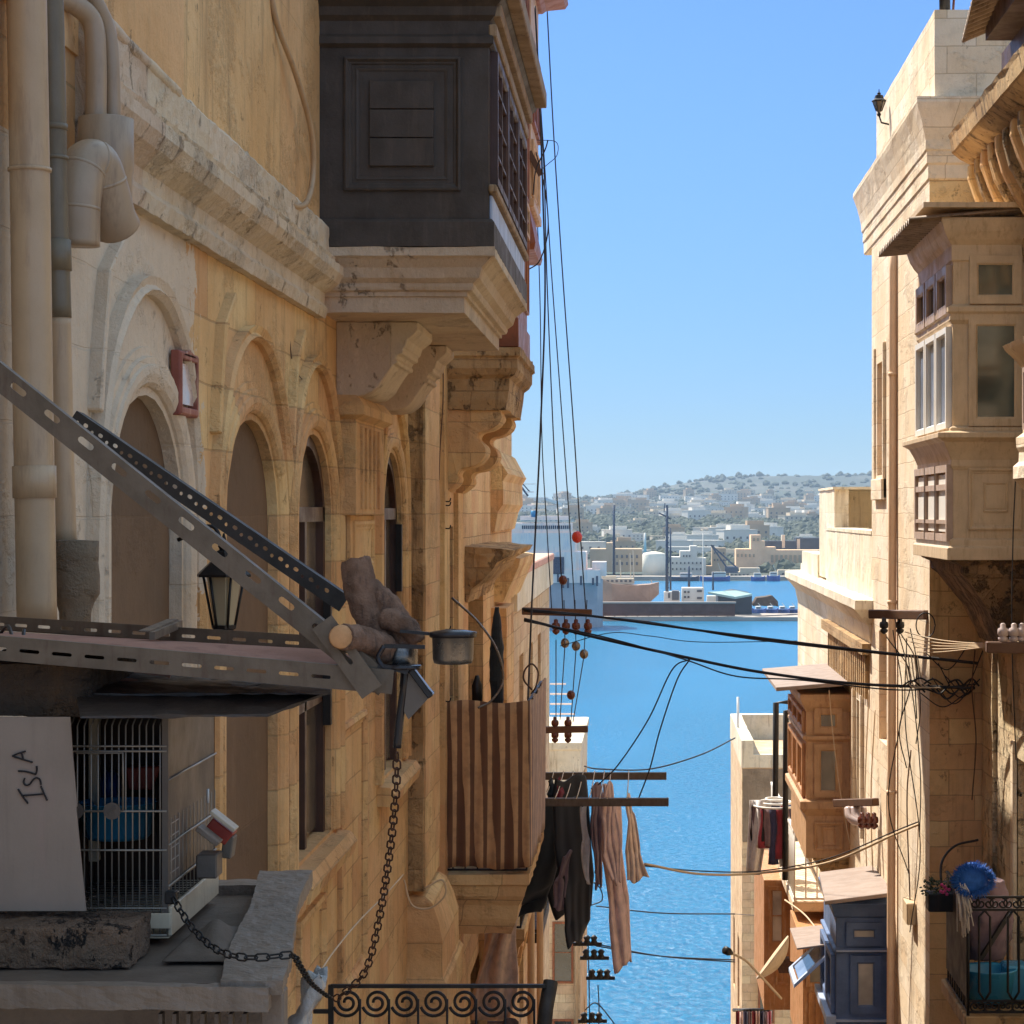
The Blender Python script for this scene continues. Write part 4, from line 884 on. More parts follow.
mb = MB(); a = .12
mb.hexa([P(829,905,26.5)+Vector((-.05,0,0)),P(889,897,26.5),P(882,868,29),P(819,876,29)]+[p+Vector((0,0,.05)) for p in (P(829,905,26.5)+Vector((-.05,0,0)),P(889,897,26.5),P(882,868,29),P(819,876,29))])
mb.build('roof', MT['slab'], nb, bevel=.006)
mb = MB(); mb.hexa([(xo+.02,yb+.05,zp(900)),(RW,yb+.05,zp(900)),(RW,ye,zp(900)),(xo+.02,ye,zp(900)),(xo+.06,yb+.08,zp(901)),(RW,yb+.08,zp(900)+.01),(RW,ye,zp(900)+.01),(xo+.06,ye,zp(901))]); mb.build('gable', MT['blue'], nb)

# satellite dish
c = P(772,957,33); dr = Vector((-.55,-.5,-.45)).normalized()
sd = thing('satellite_dish', 'cream satellite dish seen edge-on with an arm reaching left over the water', 'satellite dish', c)
dr = Vector((-.80,.12,.60)).normalized(); R_ = .4
mb = MB(); mb.lathe(c, [(R_*t, .16*t*t-.16) for t in (.02,.25,.5,.7,.85,1)]+[(R_, .0),(R_*.98,-.02)]+[(R_*t, .16*t*t-.18) for t in (.85,.7,.5,.25,.02)], 36, dr); mb.build('dish', MT['cream'], sd)
q = P(729,952,32); MB().tube(curve_pts([c-dr*.2+Vector((-.02,0,-.5)), P(757,972,32.5), P(745,960,32.2), q], 5), .02, 6).build('arm', MT['cream'], sd)
MB().lathe(q-(P(745,960,32.2)-q).normalized()*.1, [(.03,0),(.06,.01),(.06,.09),(.03,.16)], 12, P(745,960,32.2)-q).build('receiver', MT['iron'], sd)
mb = MB(); mb.tube([c-dr*.1, c+Vector((.35,.1,-.15)), c+Vector((.6,.2,-.1))], .05, 8); mb.box(c.x+.1, c.x+.26, c.y-.1, c.y+.15, c.z-.22, c.z-.02); mb.build('mount', MT['rust'], sd)

# ------------------------------------------------------------------ RIGHT: end house by the water
r4 = thing('stone_house', 'last house on the right by the water with a hollow roof parapet', 'house', (RW+3, 72, -26))
mb = MB(); mb.holed(rect(68, 77, -28, -7.9), [rect(70, 71.3, -16, -13.6), rect(73.5, 74.7, -16, -13.6)], W, -.35, 0); mb.box(RW+.35, RW+9, 68, 77, -28, -7.9); mb.box(RW+.001, RW+.35, 67.99, 68, -28, -7.9)
mb.build('wall', STN['far'], r4)
mb = MB(); mb.box(RW-.02, RW+.35, 67.95, 77.05, -7.9, -7.06); mb.box(RW+.35, RW+3.2, 76.6, 77.05, -7.9, -7.06); mb.box(RW+.35, RW+3.2, 67.95, 68.25, -7.9, -7.5); mb.build('parapet', STN['render'], r4, rough=.02, sub=.8)
for z in (-13.2, -15.8): window('window', cam_face(67.99), 3.5, 4.0, z, z+1.7, MT['brownw'], MT['gdark'], r4, 1, 2, .06, .05)
mb = MB(); mb.fbox(cam_face(67.99), RW+.02, RW+9, -10.2, -7.95, .002, .02); mb.build('render_panel', STN['concrete'], r4)
mb = MB(); mb.fbox(W, 70, 71.3, -16, -13.6, -.3, -.25); mb.fbox(W, 73.5, 74.7, -16, -13.6, -.3, -.25); mb.build('shutter', MT['brownw'], r4)
mb = MB(); mb.tube([P(738,742,72), P(738,697,72)], .05, 6); mb.build('roof_mast', MT['white'], label='thin white mast on the last roof before the water', cat='mast')
r5 = thing('stone_house', 'low stone house filling the gap before the end house on the right', 'house', (RW+3, 55, -24))
mb = MB(); mb.holed(rect(43.3, 67.8, -26, -17.6), [rect(46+4*k, 47.4+4*k, z, z+2.2) for k in range(5) for z in (-20.5, -24.5)], W, -.3, 0); mb.box(RW+.3, RW+8, 43.3, 67.8, -26, -17.6); mb.build('wall', STN['far'], r5)
mb = MB(); mb.rect_loft(RW, RW+8, 43.3, 67.8, [(0,-18),(.1,-17.8),(.1,-17.6),(0,-17.58)]); mb.build('parapet', STN['render'], r5)
# washing at the foot
xr2 = XY(735,44); mb = MB()
mb.tube([P(733,1010,44), P(770,1010,44)], .035, 6); mb.tube([P(733,1010,44), P(750,1010,40)], .02, 5); mb.build('clothes_rail', MT['iron'], label='black clothes rail at the bottom edge before the end house', cat='rail')
for k in range(9):
    px = 736+4*k; rows = []
    for i in range(6):
        t = i/5; rows.append([P(px+3.4*s, 1011+40*t, 44+.05*math.sin(s*6+k)) for s in [j/4 for j in range(5)]])
    mb = MB(); mb.sm = True; mb.loft(rows, False, False); mn = ('fred','fpink','fnavy','fmauve')[k % 4]
    mb.build('hanging_garment', MT[mn], solid=.012, cat='garment', group='clothes on the low rail', label={'fred':'wine red','fpink':'pink','fnavy':'navy','fmauve':'mauve'}[mn]+' garment on the low black rail by the water')
# ------------------------------------------------------------------ FOREGROUND: shelf of slotted irons
def iron_frame(A, B, depth_dir):
    """frame along A->B: u metres along, v across (in the picture plane), d towards the viewer"""
    A, B = Vector(A), Vector(B); e = (B-A).normalized(); n = Vector((0,-1,0)); n = (n-e*n.dot(e)).normalized(); v = e.cross(n)*-1
    if v.z < 0: v = -v
    return (lambda a, b, d=0: A+e*a+v*b+n*d), (B-A).length
def slotted(name, label, A, B, wdt, holes, m, cat, flange=.04, top=True, parent=None):
    fr, L = iron_frame(A, B, None)
    mb = MB(); mb.holed(rect(0, L, -wdt/2, wdt/2), holes(L), fr, -.0015, .0015)
    v = wdt/2 if top else -wdt/2
    mb.hexa([fr(0,v-.003,-.001),fr(L,v-.003,-.001),fr(L,v-.003,-flange),fr(0,v-.003,-flange),fr(0,v,-.001),fr(L,v,-.001),fr(L,v,-flange),fr(0,v,-flange)])
    return mb.build(name, m, parent, label=label, cat=cat)
px5 = 5.6/F
slotted('slotted_angle', 'long dull slotted steel angle running diagonally across the arches', P(-60,330,5.5), P(386,686,5.56), 24*px5, lambda L: [slot(.03+.107*k, .006, .047, .016) for k in range(int((L-.06)/.107)+1)], MT['galv'], 'steel angle')
fr0, L0 = iron_frame(P(75,412,6.1), P(342,606,5.95), None)
def perf(L):
    h = []
    for k in range(int((L-.03)/.026)): h.append(slot(.02+.026*k, .004 if k % 2 else -.002, .016 if k % 2 else .011, .0105))
    return h
slotted('perforated_angle', 'dark perforated steel angle lying behind the diagonal slotted one', P(72,418,6.1), P(344,604,5.95), 19*px5, perf, MT['galvd'], 'steel angle', .05)
sh = thing('shelf_frame', 'reddish board held between two slotted steel angles, sloping to a point at the right', 'shelf', P(150,650,5.8))
slotted('front_angle', None, P(-60,643,5.5), P(393,682,5.55), 24*px5, lambda L: [slot(.06+.081*k, -.002, .05, .009) for k in range(int((L-.12)/.081))], MT['galv'], None, .02, True, sh)
slotted('rear_angle', None, P(-60,619,6.5), P(350,645,5.75), 15*px5, lambda L: [slot(.06+.09*k, -.004, .05, .009) for k in range(int((L-.1)/.09))], MT['galv'], None, .02, False, sh)
mb = MB(); q = [P(-60,632,5.52), P(372,668,5.57), P(340,650,5.78), P(-60,628,6.45)]
mb.hexa([p-Vector((0,0,.012)) for p in q]+q); mb.build('board', MT['board'], sh)
mb = MB(); mb.bar(P(152,636,5.7), P(180,624,6.1), .014, .02); mb.bar(P(152,636,5.7)+Vector((-.02,0,.012)), P(180,624,6.1)+Vector((-.02,0,.012)), .03, .004); mb.build('cross_iron', MT['galv'], sh)
mb = MB(); mb.lathe(P(357,677,5.53), [(.004,-.02),(.016,-.019),(.016,-.012),(.022,-.011),(.022,-.008)], 6, (0,-1,0), sm=False); mb.build('bolt', MT['steel'], sh)
mb = MB(); fr_, L_ = iron_frame(P(322,622,5.52), P(372,692,5.52), None); mb.holed(rect(0, L_, -.03, .03), [slot(.1, 0, .06, .012)], fr_, -.002, .002); mb.build('gusset', MT['galv'], sh)
mb = MB(); mb.tube(curve_pts([P(0,634,5.9), P(8,626,5.8), P(14,640,5.7), P(22,640,5.7), P(24,630,5.75)], 6), .005, 6); mb.build('wire_hook', MT['iron'], sh)
# sheets below
mb = MB(); q = [P(70,690,5.5), P(326,692,5.6), P(262,716,5.75), P(76,716,5.5)]
q = [P(74,683,5.75), P(330,691,5.7), P(268,714,5.5), P(80,716,5.4)]
mb.hexa([p-Vector((0,0,.006)) for p in q]+q)
q = [P(60,664,6.3), P(330,680,5.9), P(330,692,5.62), P(80,694,5.62)]; mb.hexa([p-Vector((0,0,.006)) for p in q]+q)
mb.build('dark_sheeting', MT['tarp'], rough=.006, rf=2, sub=.05, label='dark sagging sheeting under the slotted shelf, over the cage', cat='sheeting')
mb = MB(); q = [P(92,668,6.2), P(172,672,6.0), P(168,682,5.9), P(92,680,5.9)]; mb.hexa([p-Vector((0,0,.01)) for p in q]+q); mb.build('plank', MT['board'], label='short mauve plank end between the shelf and the dark sheeting', cat='plank')
mb = MB(); mb.box(XY(-60,5.6), XY(92,5.6), 5.6, 6.3, ZY(716,5.6), ZY(664,5.6)); mb.build('stone_block', STN['darkrock'], rough=.007, rf=4, sub=.03, label='dark rough stone block wedged under the left end of the shelf', cat='stone block')
# driftwood
dw = thing('driftwood_log', 'forked brown log with a sawn end lying on the point of the shelf', 'log', P(360,640,5.7))
def limb(mb, ctrl, rs, n=16):
    pts = curve_pts(ctrl, 8); m = len(pts); k = len(rs)-1
    r = [rs[min(k, int(i/(m-1)*k))]*(1-(i/(m-1)*k) % 1)+rs[min(k, int(i/(m-1)*k)+1)]*((i/(m-1)*k) % 1) for i in range(m)]
    mb.tube(pts, [x*px5 for x in r], n)
mb = MB(); limb(mb, [P(356,560,5.74), P(360,585,5.73), P(368,610,5.72), P(382,640,5.7)], [15,17,17,16]); limb(mb, [P(368,588,5.75), P(384,600,5.72), P(398,622,5.7), P(408,650,5.68)], [12,12,13,11])
limb(mb, [P(343,637,5.5), P(362,640,5.58), P(385,650,5.65)], [12.5,14,16]); limb(mb, [P(385,618,5.68), P(406,626,5.66), P(417,642,5.66)], [12,11,8])
mb.build('bark', MT['wood'], dw, rough=.0055, rf=6, sub=.012)
mb = MB(); mb.lathe(P(341,637,5.49), [(.001,0),(.027,.001),(.031,-.004)], 18, P(341,637,5.4)-P(345,637,5.5)); mb.build('sawn_end', MT['cut'], dw)
# pots and strap
pt = thing('small_pot', 'small dark enamel saucepan sticking out beyond the log', 'saucepan', P(453,664,5.62))
c = P(453,664,5.62); k = px5
MB().lathe(c, [(15*k,0),(19*k,1*k),(20.5*k,6*k),(21*k,27*k),(23*k,29*k),(23*k,31*k),(19*k,31*k),(19*k,10*k)], 32).build('body', MT['steel'], pt)
MB().lathe(c, [(23.5*k,27*k),(24*k,30*k),(24*k,32*k),(10*k,34.5*k),(2*k,35*k)], 32).build('lid', MT['pot'], pt)
MB().bar(P(432,634,5.62), P(400,631,5.62), .012, .008).build('handle', MT['pot'], pt)
pt = thing('steel_canister', 'scratched steel canister squeezed under the right end of the log', 'canister', P(402,672,5.66))
mb = MB(); mb.lathe(P(400,670,5.68), [(15*k,0),(18*k,2*k),(18*k,24*k),(16*k,26*k)], 24); mb.build('body', MT['steel'], pt)
mb = MB(); mb.lathe(P(402,668,5.6), [(19*k,-1*k),(20*k,1*k),(19*k,3*k)], 24); mb.bar(P(384,646,5.56), P(425,647,5.56), .008, .01); mb.bar(P(378,665,5.56), P(408,672,5.56), .01, .012); mb.tube(curve_pts([P(384,646,5.56), P(378,658,5.56), P(384,669,5.56)], 5), .007, 6); mb.build('band', MT['pot'], pt)
fp = thing('folded_flap', 'small grey triangular flap with a black rim and strap hanging below the log', 'panel', P(410,700,5.6))
mb = MB(); mb.prism([(0,0),(.065,-.05),(.0,-.12),(-.012,-.1)], lambda u, v, d: P(409,672,5.6)+Vector((u, -d, v)), 0, .01); mb.build('panel', MT['cageg'], fp)
mb = MB(); mb.bar(P(411,670,5.58), P(431,697,5.58), .016, .016); mb.mat(1); mb.bar(P(414,668,5.572), P(434,694,5.572), .006, .004); mb.build('rim', [MT['pot'], MT['bluel']], fp, bevel=.003)
mb = MB(); mb.tube(curve_pts([P(406,668,5.6), P(404,690,5.6), P(400,718,5.6), P(397,748,5.6)], 6), [.013]*6+[.011]*13, 8); mb.build('strap', MT['pot'], fp)
# chains
def chain(label, ctrl, L, r, m):
    pts = curve_pts(ctrl, 24); mb = MB(); acc = 0; k = 0; out = []
    cur = pts[0]; i = 1
    step = L*.74
    while i < len(pts):
        d = (pts[i]-cur).length
        if acc+d >= step: cur = cur.lerp(pts[i], (step-acc)/d); acc = 0; out.append(cur)
        else: acc += d; cur = pts[i]; i += 1
    for k in range(len(out)-1):
        c = (out[k]+out[k+1])/2; e = (out[k+1]-out[k]).normalized()
        s = e.cross(Vector((0,1,0))).normalized(); s = (s if k % 2 else (s*.3+Vector((0,1,0))).normalized())
        mb.tube([c+e*((L/2-L*.28)*(1 if math.cos(a) > 0 else -1)+math.cos(a)*L*.24)+s*math.sin(a)*L*.21 for a in [2*PI*(j+.5)/12 for j in range(12)]], r, 5, closed=True)
    return mb.build('chain', m, label=label, cat='chain')
chain('rusty chain hanging from the black strap down towards the railing', [P(397,745,5.6), P(396,790,5.75), P(390,850,6.0), P(380,915,6.3), P(368,965,6.5), P(354,985,6.6), P(334,1000,6.7)], .046, .0026, MT['rust'])
chain('dark chain slung from the padlock on the cage to the railing post', [P(170,893,5.55), P(190,925,5.4), P(214,948,5.25), P(240,957,5.15), P(270,957,5.12), P(292,955,5.15), P(300,966,5.3), P(312,984,5.6), P(330,998,6.0)], .04, .0024, MT['iron'])
MB().box(XY(166,5.55), XY(177,5.55), 5.53, 5.56, ZY(903,5.55), ZY(890,5.55)).build('padlock', MT['iron'], bevel=.003, label='black padlock on the bottom corner of the cage', cat='padlock')
# cardboard
Yc = 5.52
fc = lambda px, py, d=0: P(px, py, Yc)+Vector((0, -d, 0))
mb = MB(); mb.loft([[fc(-60,y,0),fc(x,y,0),fc(x,y,-.006),fc(-60,y,-.006)] for x, y in ((70,717),(73,760),(77,806),(76,808),(80,850),(86,911))])
cb = mb.build('cardboard_sheet', MT['card'], label='pinkish cardboard sheet lettered ISLA sideways in black marker', cat='cardboard')
def stroke(mb, pts): mb.tube([P(x/5, 600+y/5, Yc-.004) for x, y in (curve_pts([Vector((a,b,0)) for a,b in pts], 5) and [(v.x, v.y) for v in curve_pts([Vector((a,b,0)) for a,b in pts], 5)])], .0024, 6)
mb = MB()
for s_ in ([(90,945),(112,980),(140,1018)], [(116,978),(170,974),(222,970)], [(204,930),(220,968),(236,1003)],
          [(124,890),(118,910),(130,927),(150,920),(164,900),(182,889),(199,898),(205,924)],
          [(90,855),(130,858),(180,872)], [(180,872),(184,850),(183,830)], [(62,780),(110,796),(163,812)], [(62,780),(90,768),(128,757)], [(106,764),(112,780),(116,798)]): stroke(mb, s_)
mb.build('lettering', MT['ink'], cb)
# cage
Y0, Y1 = 5.7, 6.33; X1 = XY(167,Y0); X0 = XY(36,Y0); zT, zB = ZY(718,Y0), ZY(936,Y0)
cg = thing('bird_cage', 'wire cage with grey sheet side behind the cardboard', 'cage', ((X0+X1)/2, (Y0+Y1)/2, zB))
mb = MB()
for k in range(20):
    x = X0+(X1-X0)*k/19; mb.tube([(x,Y0,zB),(x,Y0,zT-.02),(x+.004,Y0+.02,zT)], .0022, 5)
for py, r in ((746,.003),(751,.003),(811,.003),(850,.003),(908,.0025),(935,.003)): mb.tube([(X0,Y0-.003,ZY(py,Y0)),(X1,Y0-.003,ZY(py,Y0))], r, 5)
mb.tube([P(76,753,Y0-.02), P(123,753,Y0-.02), P(123,811,Y0-.02)], .003, 5)
mb.build('front_wires', MT['wire'], cg)
mb = MB()
for k in range(14):
    y = Y0+(Y1-Y0)*k/13; mb.tube([(X1,y,zB+.05),(X1,y,zB+.30)], .002, 5)
for z in (ZY(780,Y0), ZY(845,Y0), ZY(890,Y0)+.01, zB+.06): mb.tube([(X1+.004,Y0,z),(X1+.004,Y1,z)], .003, 5)
for k in range(8): mb.tube([(X1,Y0,zB+.06+.032*k),(X1,Y0+.14,zB+.06+.032*k)], .0018, 5)
mb.build('side_wires', MT['wire'], cg)
mb = MB(); mb.box(X1-.004, X1, Y0+.02, Y1, zB+.12, zT+.01); mb.box(X1-.012, X1+.004, Y0-.004, Y0+.022, zB+.03, zT+.01); mb.build('side_sheet', MT['cageg'], cg)
mb = MB(); mb.box(X0, X1, Y1-.01, Y1, zB, zT); mb.box(X0-.01, X0, Y0, Y1, zB, zT); mb.box(X0, X1, Y0+.03, Y1, zT, zT+.006); mb.build('back_sheet', MT['darkwood'], cg)
mb = MB(); mb.box(X0, X1+.006, Y0-.004, Y1, zB-.006, zB-.002); mb.fbox(east_face(X1+.002), Y0, Y1, zB, zB+.075, 0, .01); mb.fbox(cam_face(Y0-.002), X0, X1+.01, zB+.02, zB+.06, 0, .008); mb.build('tray', MT['cream'], cg, bevel=.003)
mb = MB()
for px in (75,112): mb.lathe(P(px,811,Y0-.03), [(.001,-.002),(.022,-.002),(.022,.002),(.001,.002)], 24, (0,-1,0), sm=False); mb.bar(P(px-3,814,Y0-.036), P(px+3,807,Y0-.036), .004, .004)
mb.build('round_tag', MT['cageg'], cg)
mb = MB(); mb.sm = True; c = P(118,838,6.0); mb.loft([[c+Vector((math.cos(a)*.1*s, math.sin(a)*.09*s, z)) for a in [2*PI*i/24 for i in range(24)]] for s, z in ((.8,0),(.9,.01),(1.05,.1),(1.08,.1),(.98,.09),(.85,.02))])
mb.build('plastic_basin', MT['cyan'], label='blue plastic basin inside the cage', cat='basin')
mb = MB(); mb.hexa([P(128,790,6.1),P(152,790,6.1),P(152,788,6.25),P(128,788,6.25),P(126,768,6.1),P(162,766,6.1),P(162,765,6.25),P(126,765,6.25)]); mb.build('scoop', MT['red'], bevel=.004, label='red plastic scoop inside the cage', cat='scoop')
mb = MB(); mb.lathe(P(110,802,6.2), [(.03,0),(.032,.05),(.025,.075),(.01,.09)], 16); mb.build('bottle', MT['deepblue'], label='dark blue bottle inside the cage', cat='bottle')
mb = MB(); mb.box(XY(88,6.05), XY(98,6.05), 6.05, 6.08, ZY(862,6.05), ZY(712,6.05)); mb.build('wooden_lath', MT['cream'], bevel=.003, label='pale upright lath inside the cage', cat='lath')
mb = MB()
for k in range(14): mb.tube([(X0+.02, Y0+.04+.04*k, zB+.05), (X1-.01, Y0+.04+.04*k, zB+.05)], .002, 4)
mb.build('floor_grid', MT['wire'], cg)
# feeder boxes
c = P(212,835,6.0); fb = thing('feeder_box', 'little tilted red and grey feeder box clipped to the cage side', 'feeder', c)
R45 = Matrix.Rotation(math.radians(38), 3, 'Y')
def rb(mb, c, x, y, z, R=R45):
    return mb.hexa([c+R@Vector(p) for p in ((-x,-y,-z),(x,-y,-z),(x,y,-z),(-x,y,-z),(-x,-y,z),(x,-y,z),(x,y,z),(-x,y,z))])
mb = MB(); rb(mb, P(221,830,6.0), .035, .035, .02); mb.build('red_tray', MT['red'], fb, bevel=.003)
mb = MB(); rb(mb, P(224,820,5.96), .042, .03, .005); mb.build('clear_edge', MT['cream'], fb, bevel=.002)
mb = MB(); rb(mb, P(229,846,6.0), .014, .03, .03, Matrix.Rotation(math.radians(8), 3, 'Y')); mb.build('cup', MT['greyl'], fb, bevel=.003)
mb = MB(); rb(mb, P(209,835,5.9), .036, .03, .007); mb.build('clear_lid', MT['shroud'], fb, bevel=.002)
mb = MB(); mb.box(XY(198,5.9), XY(219,5.9), 5.87, 5.95, ZY(877,5.9), ZY(853,5.9)); mb.build('grey_cup', MT['cageg'], fb, bevel=.004)
mb = MB()
for px, py in ((190,815),(210,795)): mb.tube([P(px-2,py-6,6.1), P(px-2,py+8,6.1)], .004, 5)
mb.build('peg', MT['white'], fb)
# rough block resting on the ledge
mb = MB(); mb.box(XY(-60,5.4), XY(130,5.4), 5.4, 5.62, -1.122, -1.02); mb.build('stone_block', STN['browncut'], rough=.006, rf=4, sub=.02, bevel=.004, label='long rough grey stone block resting on the ledge before the cage', cat='stone block')
# ledge
zl = -1.125
lg = thing('balcony_ledge', 'felt covered balcony ledge with a cloth wrapped rim under the cage', 'ledge', (-1.4, 5.8, zl-.6))
mb = MB(); mb.hexa([(XY(-60,5.25),5.25,zl-.03),(XY(262,5.25),5.25,zl-.03),(XY(286,6.5),6.5,zl-.03),(XY(-60,6.5),6.5,zl-.03),(XY(-60,5.25),5.25,zl),(XY(262,5.25),5.25,zl),(XY(286,6.5),6.5,zl),(XY(-60,6.5),6.5,zl)]); mb.build('top', MT['felt'], lg, rough=.006, sub=.08)
# wrapped right rim, raised towards the back
rows = []
for i in range(15):
    t = i/14; Y = 5.2+1.25*t; z = zl+.0+.05*t; x = XY(252+34*t, Y); ww = .075+.008*math.sin(t*7)
    rows.append([Vector((x+ww*max(-.8,min(.8,math.cos(a)*1.3))*1.2, Y, z+(.022+.01*t)*max(-.75,min(.75,math.sin(a)*1.4)))) for a in [2*PI*k/16 for k in range(16)]])
mb = MB(); mb.loft(rows); mb.build('wrapped_rim', MT['shroud'], lg, rough=.0045, rf=1.6, sub=.02)
rows = []
for i in range(22):
    t = i/21; x = XY(-70+340*t, 5.2); rows.append([Vector((x, 5.2+.03*max(-.8,min(.8,math.cos(a)*1.4)), zl-.012-.01*t+.034*max(-.85,min(.8,math.sin(a)*1.4)))) for a in [2*PI*k/14 for k in range(14)]])
mb = MB(); mb.loft(rows); mb.build('wrapped_front', MT['shroud'], lg, rough=.004, rf=3, sub=.02)
mb = MB(); mb.box(XY(205,6.5), XY(283,6.5), 6.46, 6.56, zl-.01, zl+.03); mb.build('back_strip', MT['shroud'], lg, rough=.006, sub=.05)
mb = MB(); mb.box(XY(262,5.3), XY(286,5.3), 5.27, 5.33, zl-1.2, zl-.02); mb.box(XY(-60,5.3), XY(262,5.3), 5.5, 5.53, zl-1.2, zl-.04)
mb.build('support', MT['shroud'], lg, bevel=.006)
mb = MB()
for k in range(7): mb.box(XY(160+14*k,5.3), XY(164+14*k,5.3), 5.28, 5.31, zl-1.2, zl-.08)
mb.build('slat', MT['cageg'], lg)
mb = MB(); mb.bar(P(120,884,6.4), P(64,884,6.4), .02,.02); 
# cloth rags on the ledge
rows = []
for i in range(14):
    t = i/13; rows.append([Vector((XY(175,5.6)+.17*s, 5.45+.45*t, zl+.012+.04*max(0,math.sin(s*PI))*max(0,math.sin(t*PI))*(1+.4*math.sin(s*9+t*6)))) for s in [k/14 for k in range(15)]])
mb = MB(); mb.sm = True; mb.loft(rows, False, False); mb.build('crumpled_rag', MT['felt'], solid=.004, label='crumpled grey rag lying on the felt ledge', cat='rag')
# plastic bag
rows = []
for i in range(16):
    t = i/15; rows.append([P(312+6*(1-t)-14*t, 975+55*t, 5.9)+Vector((.024*(1+.4*math.sin(t*8))*math.cos(a), .05*math.sin(a), .02*math.sin(a*4+t*7))) for a in [2*PI*k/16 for k in range(16)]])
mb = MB(); mb.sm = True; mb.loft(rows); mb.build('plastic_bag', MT['shroud'] if 0 else paint('bluish_clear_plastic', C(190,186,182), .2, var=.3, dirt=C(226,206,180), dirt_amt=.3, bstr=.6, scale=9), rough=.004, rf=4, sub=.015, label='crumpled bluish clear plastic hanging off the ledge corner', cat='plastic bag')

# ------------------------------------------------------------------ railing with scrolls at the bottom
yb_ = 10.0; xa, xb = XY(331,yb_), XY(546,yb_); zt = ZY(986,yb_)
rl = thing('scroll_railing', 'black railing with a row of iron spirals at the bottom of the photograph', 'railing', (xa, yb_, zt-1))
fr = cam_face(yb_); k1 = yb_/F
mb = MB(); mb.bar((xa,yb_,zt), (xb,yb_,zt), .022, .016); mb.bar((xa,yb_,zt-.95), (xb,yb_,zt-.95), .022, .016); mb.bar((xa,yb_,zt-.27), (xb,yb_,zt-.27), .016, .01)
mb.box(xa-.012, xa+.012, yb_-.012, yb_+.012, zt-1, zt+.005); mb.bar((xa,yb_,zt-.115), (xa-.08,yb_,zt-.115), .018, .018)
for k in range(8): x = xa+.132*k; mb.tube([(x,yb_,zt-.95),(x,yb_,zt-.06)], .006, 6) if k else None
mb.build('frame', MT['iron'], rl)
for k in range(7):
    mb = MB(); cu = xa+.075+.132*k; pts = []
    for i in range(46):
        t = i/45; a = -PI*.9+t*1.95*2*PI; q = (.066-.052*t); pts.append(fr(cu+math.cos(a)*q, zt-.075-math.sin(a)*q*-1, 0))
    mb.tube(pts, .0075, 6); mb.build('spiral', MT['iron'], rl)
mb = MB()
mb.tube([(xb-.03,yb_-.03,zt-.45),(xb+.0,yb_-.02,zt-.1),(xb+.02,yb_+.04,zt+.012)], .034, 12); mb.build('rail_sleeve', MT['galvd'], rl, label='grey sleeve around the railing end')
mb = MB(); mb.bar((XY(487,yb_),yb_+.02,zt-.17),(XY(512,yb_),yb_+.02,zt-.17),.012,.012); mb.ball((XY(510,yb_),yb_+.02,zt-.175), .034, 10, (1.2,.5,.8)); mb.build('leaf_ornament', MT['rust'], rl)

# ------------------------------------------------------------------ clothes bars and washing
for py, Y, nm in ((776,27.,'farther'), (802,24.5,'nearer')):
    mb = MB(); e = .26; z = ZY(py,Y); mb.box(-1.3 if Y < 25 else LW, e, Y-.035, Y+.035, z-.045, z+.045); mb.box(e-.02, e+.004, Y-.037, Y+.037, z-.047, z+.047)
    mb.build('clothes_bar', MT['galv'], bevel=.006, label='grey steel bar for hanging washing, the '+nm+' and '+('upper' if Y > 25 else 'lower')+' of the pair', cat='clothes bar')
zA, zB_ = ZY(776,27.)+.05, ZY(802,24.5)+.05
for k, x in enumerate((-1.12, -1.0, -.88, -.76, -.62, -.5, -.42, -.2)):
    cable('thin washing line strung between the two grey steel bars', [(x,24.4,zB_),(x,27.1,zA)], .006, MT['cablew'], 6, .03, 'washing lines', 'washing_line', 'washing line')
def garment(name, label, m, pts_l, pts_r, Y, dY=.5, fold=3, amp=.012, cat='clothing', seed=0):
    """cloth with real depth hung on a line that runs along the street; outline given by its left and right edges"""
    n = 26; rows = []
    def at_(pl, t):
        k = t*(len(pl)-1); i = min(int(k), len(pl)-2); f = k-i; f = f*f*(3-2*f); return (pl[i][0]*(1-f)+pl[i+1][0]*f, pl[i][1]*(1-f)+pl[i+1][1]*f)
    for i in range(n):
        t = i/(n-1); l, r = at_(pts_l, t), at_(pts_r, t); row = []
        for j in range(19):
            s = j/18; q = P(l[0]*(1-s)+r[0]*s, l[1]*(1-s)+r[1]*s, Y)
            q.y += dY*(s-.5)+amp*math.sin(s*fold*PI+t*2+seed)*(.4+t); q.z += .03*math.sin(s*fold*1.3+seed+t*4); q.y += .035*math.sin(t*9+seed*2+s*3)*t; q.x += .012*math.sin(t*11+s*5+seed)
            row.append(q)
        rows.append(row)
    mb = MB(); mb.sm = True; mb.loft(rows, False, False)
    return mb.build(name, m, solid=.02, label=label, cat=cat)
garment('hanging_blanket', 'dark grey-green blanket sagging beside the striped cloth', MT['fgrey'], [(540,806),(537,850),(520,885),(496,905),(498,917)], [(572,800),(560,850),(552,890),(545,905),(540,916)], 25.3, .5, 4)
garment('hanging_trousers', 'black trousers hanging longest of the dark clothes', MT['fblack'], [(553,800),(556,840),(562,880),(566,920),(570,941)], [(586,800),(589,840),(590,890),(588,925),(582,943)], 25.2, .6, 7, seed=1)
garment('hanging_coat', 'black coat with a pale trim at its right edge', MT['fblack'], [(556,778),(548,830),(545,870),(557,915)], [(584,778),(590,830),(592,880),(592,912)], 26., .6, 6, seed=2)
garment('pale_trim', 'narrow pale knitted strip over the black coat', MT['fwhite'], [(581,805),(582,840),(585,882)], [(585,805),(588,840),(590,882)], 24.8, .06, 3, .01, seed=3)
garment('hanging_shirt', 'mauve shirt showing between the dark blanket and the black trousers', MT['fmauve'], [(565,853),(556,880),(554,908)], [(571,853),(566,880),(566,908)], 24.9, .2, 4, .02, seed=4)
